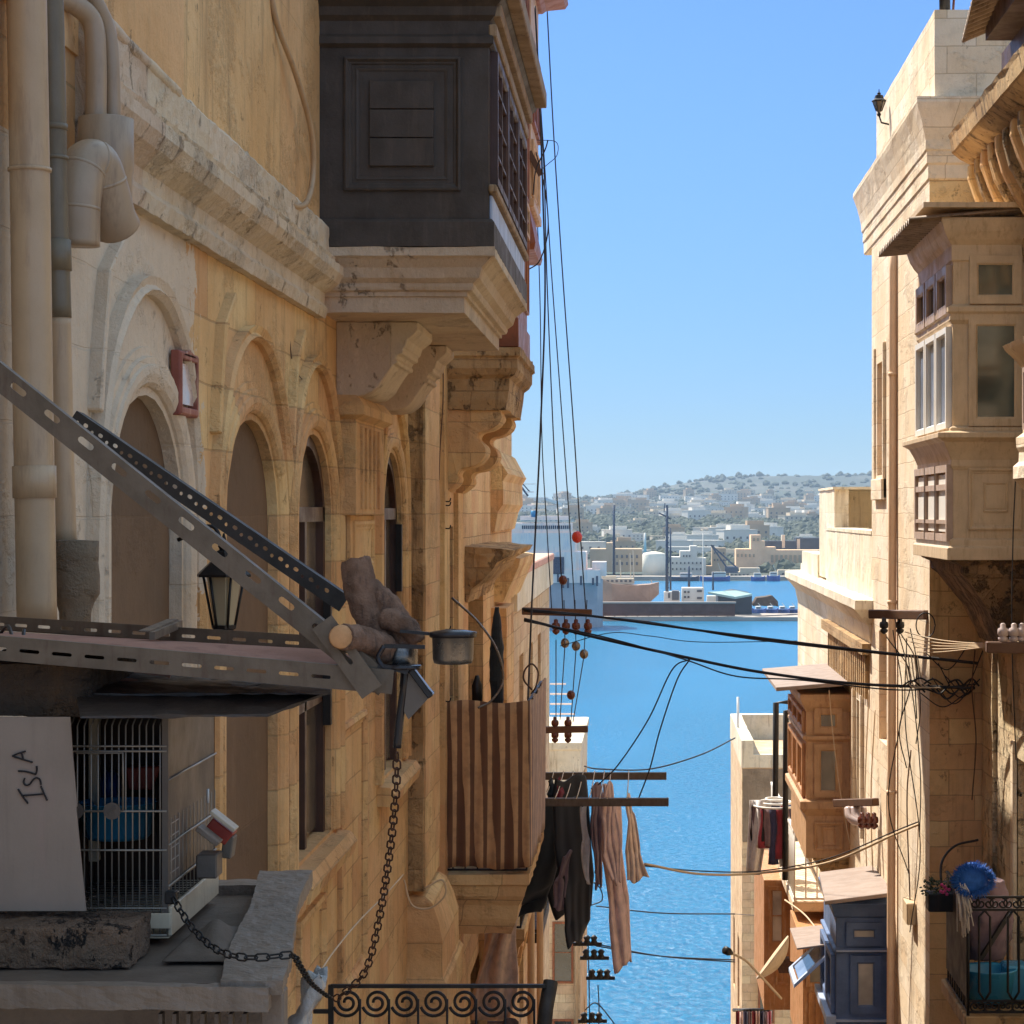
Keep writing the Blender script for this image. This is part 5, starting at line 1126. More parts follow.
garment('hanging_scarf', 'slate mauve scarf hanging just right of the black coat', MT['fteal'] if 0 else MT['fmauve'], [(593,784),(591,815),(594,850),(596,886)], [(601,784),(606,815),(602,850),(600,888)], 25.6, .3, 6, .03, seed=5)
garment('narrow_blouse', 'slate blue narrow top beside the mauve scarf', MT['fteal'], [(598,800),(600,840),(596,870)], [(606,800),(605,840),(599,870)], 25.9, .2, 5, .03, seed=6)
garment('hanging_tights', 'long dusty pink trousers with two narrow legs, lowest of the washing', MT['fpink'], [(603,785),(604,815),(603,860),(609,910),(616,968)], [(611,785),(614,820),(618,870),(625,915),(628,968)], 25.0, .3, 4, .03, seed=7)
garment('hanging_tights', 'second pink trouser leg hanging behind the long pink one', MT['fpink'], [(612,800),(615,850),(620,900),(626,960)], [(619,800),(622,850),(627,900),(632,964)], 25.6, .2, 3, .02, seed=8)
garment('hanging_blouse', 'pink blouse bunched over the long pink trousers', MT['fpink'], [(607,784),(602,815),(604,850),(612,880)], [(611,784),(617,815),(620,850),(621,886)], 24.7, .25, 6, .03, seed=9)
garment('hanging_vest', 'beige vest flaring at its hem, rightmost of the washing', MT['fbeige'], [(627,796),(628,815),(627,850),(627,880)], [(629,796),(634,815),(640,855),(648,880)], 25.0, .3, 6, .03, seed=10)
garment('hanging_sock', 'short dark red thing pegged between the two bars near the balcony', MT['fred'], [(556,780),(556,792),(554,800)], [(560,780),(563,792),(563,800)], 25.8, .1, 3, .01, seed=11)
garment('hanging_cloth', 'small grey rag pegged between the two bars nearest the facade', MT['fgrey'], [(549,780),(548,795),(547,802)], [(553,780),(556,795),(556,802)], 25.8, .1, 3, .01, seed=12)

# ------------------------------------------------------------------ cables
cable('upper thick black cable bundle crossing the street from left to right', [P(522,609,24), P(600,617,24), P(720,633,23.6), P(860,650,23.3), P(978,663,23)], .021)
cable('lower thick black cable bundle crossing the street from left to right', [P(524,619,24), P(590,636,24), P(680,656,23.7), P(760,672,23.5), P(860,684,23.3), P(975,688,23)], .025)
cable('slack wire twined round the lower thick cable', [P(524,621,24), P(600,636,23.9), P(680,658,23.6), P(735,676,23.5), P(800,680,23.4), P(900,690,23.3), P(978,684,23)], .012)
cable('cable sagging just under the upper thick bundle', [P(524,611,24), P(640,621,24), P(760,640,23.6), P(978,664,23)], .014)
cable('thin wire bowing over the water between the two thick cables', [P(560,646,24), P(610,633,24), P(650,636,24), P(700,642,24), P(797,641,24)], .007)
cable('left branch of the forked drop wire over the water', [P(690,659,23.6), P(672,670,23.7), P(648,720,24), P(618,765,24.5), P(598,785,25)], .011)
cable('right branch of the forked drop wire over the water', [P(690,659,23.6), P(677,680,23.7), P(660,730,24), P(650,768,24.3), P(638,800,24.8)], .011)
cable('slack thin wire from the left roof terrace to the end house', [P(584,766,60), P(600,769,60), P(650,769,62), P(700,755,64), P(735,738,68)], .03)
cable('pale cable bundle from the washing to the house corner on the right', [P(645,864,25), P(700,874,26), P(760,873,27), P(830,862,26), P(900,832,24.5), P(955,810,23.4)], .022, MT['cablew'])
cable('dark strand along the pale cable bundle', [P(645,866,25), P(700,871,26), P(760,871,27), P(830,858,26), P(900,829,24.5), P(955,808,23.4)], .012)
for k, (a, b, lab) in enumerate(((906,914,'uppermost of the thin wires low over the water'), (944,962,'second thin wire low over the water'), (946,960,'third thin wire low over the water, close under the second'))):
    cable(lab, [P(596,a,46), P(660,(a+b)/2+3,46), P(735,b,46)], .02)
cable('thin wire hung across the pale facade above the navy balcony', [P(735,914,46), P(800,918,40), P(890,916,30), P(905,912,26)], .01)
# tall vertical cables on the left
vl = [([P(535,6,26), P(539,85,26), P(543,200,25.5), P(545,300,25), P(540,440,24.8), P(536,520,24.6), P(532,600,23.8), P(530,650,23.5), P(528,700,23)], .016, 'leftmost'),
      ([P(530,95,30), P(536,190,30), P(540,300,30), P(542,440,30), P(547,530,30), P(552,615,30)], .011, 'second'),
      ([P(539,90,30), P(544,170,30), P(547,280,30), P(553.6,440,30), P(559,530,30), P(563,615,30)], .013, 'third'),
      ([P(536,20,30), P(541,110,30), P(545,170,30), P(552,280,30), P(563.7,440,30), P(570,530,30), P(575,612,30)], .012, 'fourth'),
      ([P(547,8,31), P(554,140,31), P(563,280,31), P(574.5,440,31), P(580,530,31), P(586,612,31)], .014, 'rightmost')]
for pts, r, w_ in vl: cable(w_+' of the five long wires dropping down the sky beside the left facades', pts, r)
cable('tangled loop of wire around the tall wires against the sky', [P(537,140,28), P(556,142,28), P(557,155,28), P(548,164,28), P(538,172,28)], .007)
cable('curved black cable bowing from the wire joint to the left facade', [P(536,152,27), P(545,190,27), P(548,230,27), P(540,260,27), P(528,270,27)], .012)
cable('dark wire looping beside the tall wire near the orange balcony', [P(533,195,26), P(536,170,26), P(545,150,26), P(548,140,26)], .012)
MB().bar(P(529,152,27), P(541,175,27), .07, .07).build('wire_clamp', MT['cableb'], label='small brown clamp joining the tall wires against the sky', cat='clamp')
def insulators(name, label, a, b, spots, Y, m, k=.6):
    t = thing(name, label, 'crossarm', a)
    mb = MB(); mb.bar(a, b, .1, .1); mb.build('arm', MT['cableb'], t, bevel=.01)
    for p in spots:
        mb = MB(); c = Vector(p)
        mb.lathe(c, [(r_*k, z_*k) for r_, z_ in [(.02,.16),(.05,.14),(.05,.08),(.09,.06),(.1,0),(.09,-.06),(.05,-.08),(.09,-.1),(.08,-.15),(.02,-.2)]], 12); mb.build('insulator', m, t)
t_ = [(P(px,626,30)) for px in (556,566,576,588)]
insulators('wire_crossarm', 'brown wooden crossarm with four dark insulators reaching over the water', P(522,611,30), P(592,613,30), t_, 30, MT['insul'])
insulators('wire_crossarm', 'lower brown crossarm with two insulators above the washing', P(540,730,33), P(588,729,33), [P(555,723,33), P(568,723,33), P(555,735,33), P(568,735,33)], 33, MT['insul'])
for px, py, Y, nm, m in ((577,537,31,'red marker ball on the rightmost tall wire','redball'),(563,580,30,'brown ball insulator on the tall wire above the crossarm','insul'),(565,643,30,'grey ball insulator under the crossarm, left one','steel'),(576,646,30,'grey ball insulator under the crossarm, middle one','steel'),(584,654,30,'grey ball insulator under the crossarm, right and lowest one','steel'),(571,695,31,'brown ball insulator just above the lower crossarm','insul')):
    MB().ball(P(px,py,Y), .06 if m != 'redball' else .075, 14, (1,1,1.15)).build('ball_insulator', MT[m], label=nm, cat='insulator')
for a, b, w_ in (((565,645),(560,720),'left'),((576,650),(571,720),'middle'),((584,656),(573,722),'right'),((556,640),(556,722),'far left')):
    cable(w_+' thin wire running down from the ball insulators to the lower crossarm', [P(a[0],a[1],30), P(b[0],b[1],32)], .01, n=6)
for a, b in (((564,600),(565,645)),((575,600),(576,646)),((587,600),(584,654))): cable('short tie wire through the four insulator crossarm', [P(a[0],a[1],30), P(b[0],b[1],30)], .01, n=4, group='tie wires at the crossarm')
cable('brown wire loop standing over the striped balcony', [P(532,690,23), P(524,680,23), P(525,670,23), P(532,664,23), P(538,672,23), P(536,686,23), P(531,694,23)], .014, MT['cableb'])
# low crossarms over the water
for px, py, Y, w_ in ((585,944,46,'highest'),(592,958,46,'second'),(598,978,46,'third'),(590,1021,46,'lowest')):
    mb = MB(); mb.bar(P(px-12,py,Y), P(px+17,py,Y), .07, .07)
    for dx in (-6,2,9): mb.lathe(P(px+dx,py-4,Y), [(.03,-.1),(.08,-.06),(.05,0),(.08,.05),(.03,.1)], 10)
    mb.build('wire_bracket', MT['iron'], label=w_+' of the small black insulator brackets low over the water', cat='bracket')
cable('left thin vertical wire joining the low black brackets', [P(588,940,46), P(589,980,46), P(590,1060,46)], .02)
cable('right thin vertical wire below the low black brackets', [P(598,985,46), P(599,1010,46), P(598,1060,46)], .02)
for p_, w_ in (([P(590,880,45), P(600,888,45), P(602,900,45), P(592,905,45)], 'upper'), ([P(585,1010,45), P(596,1003,45), P(610,1018,45), P(618,1030,45)], 'lower')): cable(w_+' curled wire end by the low brackets', p_, .02)
# right-hand tangle
insulators('wire_crossarm', 'wooden crossarm with black insulators on the sunlit facade corner', P(872,614,24.5), P(928,615,23.3), [P(884,625,24), P(900,625,24)], 24, MT['cable'], .5)
insulators('wire_crossarm', 'pale rounded arm with white insulators under the tan balcony', P(986,647,19.5), P(1030,648,19.5), [P(1003,632,19.5), P(1014,632,19.5), P(1022,632,19.5)], 19.5, MT['insulw'], .5)
insulators('wire_crossarm', 'short pale arm with a row of dark insulators below the varnished balcony', P(836,803,29), P(876,802,28), [P(862,820,28), P(868,820,28), P(874,820,28)], 28, MT['insul'])
mb = MB()
for k in range(4): mb.tube(curve_pts([P(848+5*k,808,28.5), P(850+5*k,818,28.4), P(862+4*k,824,28.3)], 5), .05, 8)
mb.build('pale_insulators', MT['insulw'], label='bunch of curved white insulators under the short pale arm', cat='insulator')
rnd = random.Random(3)
tang = 0
words = ['first','second','third','fourth','fifth','sixth']
for k in range(6):
    a = P(rnd.uniform(886,915), rnd.uniform(618,640), 23.6); b = P(rnd.uniform(900,925), rnd.uniform(700,990), 23.8)
    m_ = a.lerp(b, .3)+Vector((rnd.uniform(-.2,.2), 0, 0)); c_ = a.lerp(b, .7)+Vector((rnd.uniform(-.2,.2), 0, 0))
    for q in (a, m_, c_, b): q.x = min(q.x, RW-.03)
    cable('thin dark wire wandering down the sunlit facade near its corner', [a, m_, c_, b], .009, group='wires wandering down the sunlit facade')
for k in range(5):
    y = 640+4*k; cable('pale wire running from the facade corner under the tan balcony', [P(905+3*k,632+5*k,23.1), P(940,640+3*k,22.6), P(985,643+1*k,21), P(1030,636+k,19.4)], .008, MT['cablew'], group='pale wires from the corner to the white insulators')
for k in range(5):
    a, b = P(920+k*6,640+rnd.uniform(0,60),23.1), P(965+k*5,700-rnd.uniform(0,60),23.1); cable('dark slack wire tangled across the shaded return wall', [a, a.lerp(b,.5)-Vector((0,0,rnd.uniform(.1,.4))), b], .009, group='tangled wires on the shaded wall')
for k in range(10):
    a, b = P(900+k*7,684+rnd.uniform(-4,4),23.1), P(925+k*6,688+rnd.uniform(-6,6),23.05); cable('short wire end wrapped round the lower thick cable by the wall', [a, a.lerp(b,.5)+Vector((0,-.05,rnd.uniform(-.1,.1))), b], .014, group='wraps on the lower thick cable')
for k in range(5):
    a, b = P(905+3*k,655,23.1), P(925+4*k,688,23.0); cable('pale bowed wire between the two thick cables at the wall', [a, a.lerp(b,.6)+Vector((-.08,0,-.1)), b], .01, MT['cablew'], group='pale bowed wires at the wall')
cable('round coil of wire hanging at the facade corner', [P(925,625,23.1)+Vector((.0+math.cos(a)*.1, -.05, math.sin(a)*.13)) for a in [i*2*PI/10*1.0 for i in range(11)]], .01, n=4)
cable('long thin rope slanting across the varnished balcony', [P(829,690,32), P(833,735,31.9), P(840,790,31.8), P(850,845,31.7)], .012, MT['cablew'])
for k, px in enumerate((866,872,888,908)):
    cable(['left','second','third','right'][k]+' of the four thin cables running straight down the sunlit facade', [P(px+3,690+20*k,6450/(px-CX)), P(px-1,800,6450/(px-CX)), P(px+2,900,6450/(px-CX))], .012, MT['cablew' if k < 2 else 'cableb'])
cable('brown wire slanting down from the black rail hook on the pale house', [P(785,900,33), P(805,915,32), P(824,938,31), P(830,935,30)], .018, MT['cablew'])
cable('black wire drooping from the tan balcony to the stone below', [P(1016,470,19.5), P(1013,540,19.6), P(1012,640,19.6), P(1016,760,20.2)], .009)
cable('wavy wire running down the rough stone edge', [P(975,650,23), P(972,690,22.9), P(976,740,22.9), P(972,800,22.9)], .01, MT['cableb'])
cable('thin pale rope tied to the low wall at the lower left', [P(318,975,9.5), P(335,950,10), P(360,920,11), P(385,895,12), P(403,875,13)], .006, MT['cablew'])
cable('thin pale loop of cord on the foot of the stone pier', [P(404,880,18), P(412,905,18), P(430,908,18), P(445,895,18), P(442,880,18), P(425,888,18)], .012, MT['cablew'])
cable('thin vertical wire beside the second house balcony base', [P(443,350,20), P(443,400,20), P(440,450,20), P(439,480,20)], .008, MT['cableb'])
# ------------------------------------------------------------------ ground, street, shore, water
def grid_mesh(name, xs, ys, fz, m, **k):
    mb = MB(); mb.sm = True; mb.loft([[Vector((x, y, fz(x, y))) for x in xs] for y in ys], False, False); return mb.build(name, m, **k)
def street_z(x, y):
    if y < 90: return -9-.235*y
    if y < 122: return -30.15+ (y-90)*.0
    return -30.15-(y-122)*.45
grid_mesh('street', [-60+5*k for k in range(25)], [-20, 0, 20, 40, 60, 80, 90, 105, 122, 135, 160], lambda x, y: street_z(x, y)+(0 if y > 90 else 0)+1.2*(y > 100)*(y < 130), MT['paving'], kind='structure')
def shore_z(x, y): return -30.6+max(0, 1.7-abs(y-117)*.14)+.5*noise.noise(Vector((x*.5, y*.5, 0)))+.25*noise.noise(Vector((x*1.7, y*1.7, 3)))
grid_mesh('shore_rocks', [-60+1.2*k for k in range(110)], [112+.8*k for k in range(32)], shore_z, MT['rocks'], kind='structure')
m, nt_, b = base('sea_water', .22)
p = pos(nt_); n1 = noise_n(nt_, scaled(nt_, p, (.8, .5, 1)), 2.1, 8, .68, .5); n2 = noise_n(nt_, scaled(nt_, p, (.05, .02, 1)), .5, 4)
cc = mix(nt_, ramp(nt_, n1, .3, .7), C(4,86,122), C(16,114,150)); cc = mix(nt_, ramp(nt_, n2, .4, .65, 0, .7), cc, C(12,110,150))
nt_.links.new(cc, b.inputs['Base Color']); bump(nt_, b, n1, .55, .6); b.inputs['Specular IOR Level'].default_value = .3
water_m = m
mb = MB(); mb.add([(-4000,100,-30),(5000,100,-30),(5000,1500,-30),(-4000,1500,-30)], [(0,1,2,3)]); mb.build('sea', water_m, kind='structure')
def lerp_t(tab, v):
    for (a, b), (c, d) in zip(tab, tab[1:]):
        if v <= c: t = max(0, (v-a)/(c-a)); return b+(d-b)*t
    return tab[-1][1]
def ridge(x, y):
    px = CX+F*x/4000
    py = lerp_t([(-600,497),(300,499),(560,500),(600,499),(640,494),(662,488),(700,481),(740,477),(790,476),(870,475),(1100,478),(2200,490)], px)
    return ZY(py, 4000)
def hill_z(x, y):
    base_ = lerp_t([(940,-31),(975,-29.2),(1100,-28),(1300,-25),(1800,-13),(2300,-3),(3000,10),(3400,18),(4000,0),(5200,-10)], y)
    r = ridge(x, y); w_ = max(0, min(1, (y-2900)/1100)); w_ = w_*w_*(3-2*w_)
    top = r if y <= 4000 else r-(y-4000)*.05
    z = base_*(1-w_)+top*w_
    if y > 1000: z += 2.4*noise.noise(Vector((x*.004, y*.004, 0)))*min(1, (y-1000)/500)+1.2*noise.noise(Vector((x*.013, y*.013, 5)))*min(1, (y-1000)/500)
    return z
m, nt_, b = base('hillside', .95); p = pos(nt_)
n1 = noise_n(nt_, scaled(nt_, p, (1, .35, 1)), .006, 8, .65); n2 = noise_n(nt_, p, .05, 6, .7)
cc = mix(nt_, ramp(nt_, n1, .4, .6), C(52,58,50), C(80,78,68)); cc = mix(nt_, ramp(nt_, n2, .48, .6, 0, .8), cc, C(52,66,44)); nt_.links.new(cc, b.inputs['Base Color'])
grid_mesh('hills', [-2600+40*k for k in range(150)], [940, 960, 975, 1000, 1050]+[1100+60*k for k in range(66)], hill_z, m, kind='structure')
# trees on the far shore and hill: hundreds merge into one wood
rnd = random.Random(11)
def crown_blob(mb, c, r, h, rn):
    n = 7; loops = []
    for i in range(5):
        t = i/4; rr = math.sin(PI*(.12+.8*t))*r
        loops.append([c+Vector((math.cos(2*PI*k/n)*rr*rn.uniform(.75,1.2), math.sin(2*PI*k/n)*rr*rn.uniform(.75,1.2), h*t*rn.uniform(.9,1.1))) for k in range(n)])
    mb.loft(loops)
mb = MB()
for k in range(13500):
    y = 1010+rnd.random()**1.5*3000; x = (rnd.uniform(490, 900)-CX)/F*y
    d = noise.noise(Vector((x*.004, y*.0025, 9)))
    if d < -.12 and rnd.random() < .85 or (y < 1180 and d < .1): continue
    if y > 2900 and rnd.random() < .86: continue
    r = rnd.uniform(2.2, 5)*(1+y/9000); crown_blob(mb, Vector((x, y, hill_z(x, y)-1.5)), r, r*rnd.uniform(.9,1.5), rnd)
for k in range(900):
    x = rnd.uniform(-250, 520)
    if x < 60 or rnd.random() < .4: continue
    y = 3960+rnd.uniform(-30, 30); r = rnd.uniform(2, 5.5); crown_blob(mb, Vector((x, y, hill_z(x, y)-2)), r*1.5, r*.55, rnd)
mb.build('hillside_wood', MT['crown'], kind='stuff', label='dark green trees massed over the far hillside', cat='trees')
# houses on the hill: a few kinds, copied
def house_kind(w_, d_, h_, mt, two=False):
    mb = MB(); mb.box(-w_/2, w_/2, -d_/2, d_/2, -3, h_); mb.box(-w_/2-.2, w_/2+.2, -d_/2-.2, d_/2+.2, h_, h_+.6)
    if two: mb.box(-w_/4, w_/3, -d_/4, d_/3, h_+.6, h_+3.4)
    mb.mat(1); nw = max(2, int(w_/4))
    for f_ in range(max(1, int(h_/3.2))):
        for i in range(nw):
            x = -w_/2+w_*(i+.5)/nw; mb.box(x-.6, x+.6, -d_/2-.06, -d_/2+.1, 1+3.2*f_, 2.5+3.2*f_)
    me = mb.build('hill_house', [mt, MT['hwin']], label='tmp', cat='house'); d = me.data; bpy.data.objects.remove(me); return d
kinds = [(house_kind(14,10,6.5,MT['hw1']),'cream'), (house_kind(20,12,9.5,MT['hw2'],True),'white'), (house_kind(11,9,5,MT['hw3']),'sandy'), (house_kind(30,12,8,MT['hw2']),'long white'), (house_kind(16,12,12,MT['hw3'],True),'tall sandy'), (house_kind(24,14,6.5,MT['hw1'],True),'long cream')]
cnt = 0
while cnt < 296:
    y = 1150+rnd.random()**.8*2100; x = (rnd.uniform(500, 890)-CX)/F*y
    if noise.noise(Vector((x*.004, y*.0025, 9))) > .12 and rnd.random() < .8: continue
    me, w_ = rnd.choice(kinds); o = bpy.data.objects.new('hill_house', me); col.objects.link(o)
    o.location = (x, y, hill_z(x, y)+1); o.rotation_euler = (0, 0, rnd.uniform(-.5, .5)); s_ = rnd.uniform(.55, 1.05); o.scale = (s_*1.15, s_, s_)
    tag(o, w_+' flat-roofed house among the trees of the far hillside', 'house', w_+' houses on the far hillside'); cnt += 1

# ------------------------------------------------------------------ quay, ship, boats
def boxpx(mb, a, b, c, d, Y, dep, fr=None):
    """box whose front face covers pixels a..b x c..d at depth Y"""
    mb.box(XY(a,Y), XY(b,Y), Y, Y+dep, ZY(d,Y), ZY(c,Y)); return mb
mb = MB(); mb.box(XY(596,605), XY(1200,605), 605, 655, -32, -28.9); mb.build('quay', MT['quay'], kind='structure')
mb = MB(); boxpx(mb, 602, 735, 603.5, 616, 607, 1.5)
for k in range(12): boxpx(mb, 603+11.3*k, 603.8+11.3*k, 603, 616.5, 606.7, .4)
mb.mat(1); boxpx(mb, 601, 736, 602, 603.5, 606.6, 2.4); mb.build('hoarding', [MT['brownwall'], MT['quay']], label='long dark brown hoarding along the quay edge', cat='wall')
sp = thing('moored_ship', 'large pale blue and white ship moored behind the left facades', 'ship', P(560,628,569))
Y = 569
mb = MB(); loops = []
for px_, top in ((430,582),(520,582),(560,582),(585,581),(597,580),(602,580)):
    x = XY(px_,Y); hb = 9 if px_ < 590 else (6 if px_ < 600 else 2); loops.append([Vector((x,Y+9-hb,-31)),Vector((x,Y+9+hb,-31)),Vector((x,Y+9+hb,ZY(top,Y))),Vector((x,Y+9-hb,ZY(top,Y)))])
mb.loft(loops); mb.build('hull', MT['shipb'], sp)
mb = MB(); boxpx(mb, 430, 600, 570, 583, Y-.3, 18.6); boxpx(mb, 430, 576, 552, 570, Y, 17); boxpx(mb, 575, 586, 552, 570, Y+1, 15); boxpx(mb, 430, 575, 533, 552, Y+.5, 15); boxpx(mb, 592, 606, 562, 576, Y+2, 10)
boxpx(mb, 430, 571, 523, 533.5, Y+1.5, 13); boxpx(mb, 520, 568, 516, 520, Y+2.5, 11); mb.build('superstructure', MT['ship'], sp)
for px_, a, b_ in ((557,573,582),(562,576,588),(567,578,588),(580,576,585),(592,578,585),(596,576,586),(552,557,574)): boxpx(MB(), px_, px_+(2 if px_ > 552 else 12), a, b_, Y-.5, .3).build('window', MT['shipd'], sp)
mb = MB()
for k in range(24): boxpx(mb, 522+2.05*k, 523.4+2.05*k, 525.5, 529, Y+1.4, .3)
mb.build('window_band', MT['shipd'], sp)
mb = MB()
for k in range(16): mb.bar(P(522+3.3*k,523,Y), P(522+3.3*k,520,Y), .15, .15)
mb.bar(P(520,520,Y), P(574,520,Y), .2, .2); mb.bar(P(520,521.5,Y), P(574,521.5,Y), .15, .15); mb.bar(P(545,499,Y), P(562,504,Y), .5, .7); mb.bar(P(552,516,Y+5), P(552,500,Y+5), .9, .9); mb.bar(P(530,523,Y+5), P(530,478,Y+5), .35, .35)
mb.bar(P(526,492,Y+5), P(534,492,Y+5), .3, .3); mb.bar(P(524,484,Y+5), P(536,484,Y+5), .2, .2); mb.bar(P(527,505,Y+5), P(533,505,Y+5), .3, .3)
mb.bar(P(586,563,Y), P(586,569,Y), .3, .3); mb.build('mast', MT['ship'], sp)
mb = MB(); mb.bar(P(512,474,Y+6), P(528,496,Y+6), .5, .5); mb.bar(P(514,474,Y+6), P(530,492,Y+6), .3, .3); mb.build('crane_jib', MT['shipd'], sp)
mb = MB(); mb.lathe(P(534,514,Y), [(.8,-.8),(.9,0),(.8,.9)], 14); mb.build('blue_funnel_cap', MT['cyan'], sp)
# white catamaran stairs below lower crossarm
Yb = 72; mb = MB()
for px_, py in ((556,683),(562,683),(566,690),(570,700),(573,705)): mb.bar(P(px_,py,Yb), P(px_,726,Yb), .05, .05)
for py in (684,694,704,714): mb.bar(P(550,py,Yb), P(566+(py-684)*.3,py,Yb), .05, .05)
mb.build('roof_railing', MT['ship'], label='white pipe railing on the far left roof terrace', cat='railing')
# beached tan boat, tank, masts, quay buildings
bt = thing('wooden_boat', 'tan hulled old boat standing on the quay behind the brown hoarding', 'boat', P(628,600,630))
Y = 630; mb = MB(); loops = []
for px_, top, hw_, bot in ((598,577,4,603),(612,583,5,604),(635,585,5,604),(650,584,3.5,602),(659,582,.4,594)):
    x = XY(px_,Y); zt_, zb_ = ZY(top,Y), ZY(bot,Y); loops.append([Vector((x,Y-hw_*.4,zb_)),Vector((x,Y+hw_*.4,zb_)),Vector((x,Y+hw_,zt_)),Vector((x,Y-hw_,zt_))])
mb.loft(loops); mb.build('hull', MT['hullw'], bt)
mb = MB(); boxpx(mb, 599, 634, 578.5, 584, Y-3, 6); boxpx(mb, 601, 616, 576, 579, Y-2, 4); mb.mat(1)
for k in range(7): boxpx(mb, 602+4.5*k, 604.5+4.5*k, 580, 582, Y-3.15, .3)
mb.build('deckhouse', [MT['hw1'], MT['hwin']], bt)
for px_, a in ((621,560),(631,553),(634,550),(652,580)): MB().bar(P(px_,583,Y), P(px_-1,a,Y), .3, .3).build('mast', MT['hw1'], bt)
tk = thing('storage_tank', 'cream cylindrical storage tank on the harbour shore', 'tank', P(654,577,984))
mb = MB(); mb.lathe(P(654,577,984), [(5.2,-2),(5.2,10),(4.6,10.7),(1,11.4)], 32); mb.build('shell', MT['tank'], tk)
for px_, a, b_, Y, r, lab in ((614,505,575,640,.42,'plain dark mast rising left of the tank'),(667,505,600,625,.5,'tallest dark lattice mast with a small cross yard'),(670.5,528,590,640,.3,'thinner dark mast just right of the tallest one'),(689,566,590,640,.4,'short dark post by the white harbour office'),(713,572,590,640,.3,'short thin post left of the dark shed'),(703,532,612,622,.18,'slender white flag mast on the quay'),(645,533,552,880,.6,'pale chimney behind the storage tank')):
    mb = MB(); mb.tube([P(px_,b_,Y), P(px_,a,Y)], [r, r*.7], 8)
    if px_ == 667:
        mb.bar(P(659,513,Y), P(671,519,Y), .4, .4); mb.bar(P(665,503,Y), P(664,512,Y), .25, .25)
        for k in range(14): mb.bar(P(665.5,520+5*k,Y), P(669,523+5*k,Y), .25, .25)
    if px_ == 703: mb.bar(P(696,532,Y), P(709,532,Y), .15, .15)
    mb.build('mast' if px_ != 645 else 'chimney', MT['shipd'] if px_ not in (703,645) else MT['hw2'], label=lab, cat='mast' if px_ != 645 else 'chimney')
def blockhouse(name, label, cat, parts, wins, mats, Y, dep=12):
    t = thing(name, label, cat, P(parts[0][0], parts[0][3], Y)); mb = MB()
    for a, b_, c_, d_ in parts: boxpx(mb, a, b_, c_, d_, Y+.01*a, dep)
    mb.build('wall', mats[0], t); mb = MB()
    for a, b_, c_, d_ in wins: boxpx(MB(), a, b_, c_, d_, Y-.3+.01*parts[0][0], 8).build('window', mats[1], t)
    return t
blockhouse('harbour_office', 'two storey white harbour office with a dark window on the quay', 'building', [(682,704,588,602)], [(697,702,590,592),(684,686,591,593),(687.5,689.5,591,593),(684,686,596,598),(687.5,689.5,596,598),(697,702,597,599)], [MT['hw2'],MT['hwin']], 618, 8)
blockhouse('quay_hut', 'small white hut with a slanting stair by the tallest mast', 'building', [(664,680,592,602)], [(668,670,593,598),(672,679,591,600)], [MT['hw2'],MT['hwin']], 616, 5)
sd_ = thing('dark_shed', 'long dark shed with a pale green roof at the quay end', 'shed', P(735,615,620))
mb = MB(); mb.prism([(XY(718,620),ZY(596,620)),(XY(735,620),ZY(592,620)),(XY(752,620),ZY(595,620)),(XY(752,620),ZY(614,620)),(XY(718,620),ZY(614,620))], cam_face(620), -25, 0); mb.build('wall', MT['shed'], sd_)
mb = MB(); mb.hexa([P(708,594,612),P(736,592.5,618),P(752,596,618),P(735,599,612)]+[p+Vector((0,0,.6)) for p in (P(708,594,612),P(736,592.5,618),P(752,596,618),P(735,599,612))]); mb.build('roof', MT['shedroof'], sd_)
mb = MB(); boxpx(mb, 707, 716, 596, 603, 616, 4); mb.build('white_annex', MT['hw2'], sd_)
mb = MB(); mb.prism([(XY(753,640),ZY(604,640)),(XY(757,640),ZY(598,640)),(XY(772,640),ZY(596,640)),(XY(778,640),ZY(601,640)),(XY(778,640),ZY(606,640)),(XY(753,640),ZY(606,640))], cam_face(640), -10, 0); mb.build('scrap_heap', MT['trunk'], label='low brown heap beside the dark shed', cat='heap', rough=.4, sub=3)
bt_n = 0
def boat(name, label, a, b_, wl, top, Y, mh, ms, cabin=None, mast=None):
    global bt_n
    t = thing(name, label, 'boat', P((a+b_)/2, wl, Y)); loops = []; n = 7
    for i in range(n):
        s = i/(n-1); x = XY(a+(b_-a)*s, Y); hw_ = 3.0*math.sin(PI*(.12+.8*s)); zt_ = ZY(top-(1.2 if i in (0, n-1) else 0), Y); zb_ = ZY(wl+.5, Y)
        loops.append([Vector((x,Y-hw_*.6,zb_)),Vector((x,Y+hw_*.6,zb_)),Vector((x,Y+hw_,zt_)),Vector((x,Y-hw_,zt_))])
    mb = MB(); mb.loft(loops); mb.build('hull', mh, t)
    if cabin:
        mb = MB(); boxpx(mb, cabin[0], cabin[1], cabin[2], top+.5, Y-1, 3); mb.mat(1); boxpx(mb, cabin[0]+.5, cabin[1]-.5, cabin[2]+.8, cabin[2]+1.8, Y-1.1, .3); mb.build('cabin', [ms, MT['hwin']], t)
    if mast:
        mb = MB(); mb.bar(P(mast[0],top,Y), P(mast[0],mast[1],Y), .35, .35); mb.bar(P(mast[0],mast[1]+1,Y), P(mast[0]+5,top,Y), .15, .15); mb.build('mast', ms, t)
boat('fishing_boat', 'blue fishing boat below the rose palace, left of the two', 751, 765, 582, 577, 956, MT['boatb'], MT['hw2'], (754,761,573), (757,566))
boat('fishing_boat', 'blue fishing boat below the rose palace, right of the two', 767, 780, 582, 576, 955, MT['boatb'], MT['hw2'], (770,777,572), (773,564))
boat('work_boat', 'long blue and white work boat on the far shore right of the tank', 700, 730, 581, 577, 954, MT['boatb'], MT['hw2'], (712,726,572), (718,562))
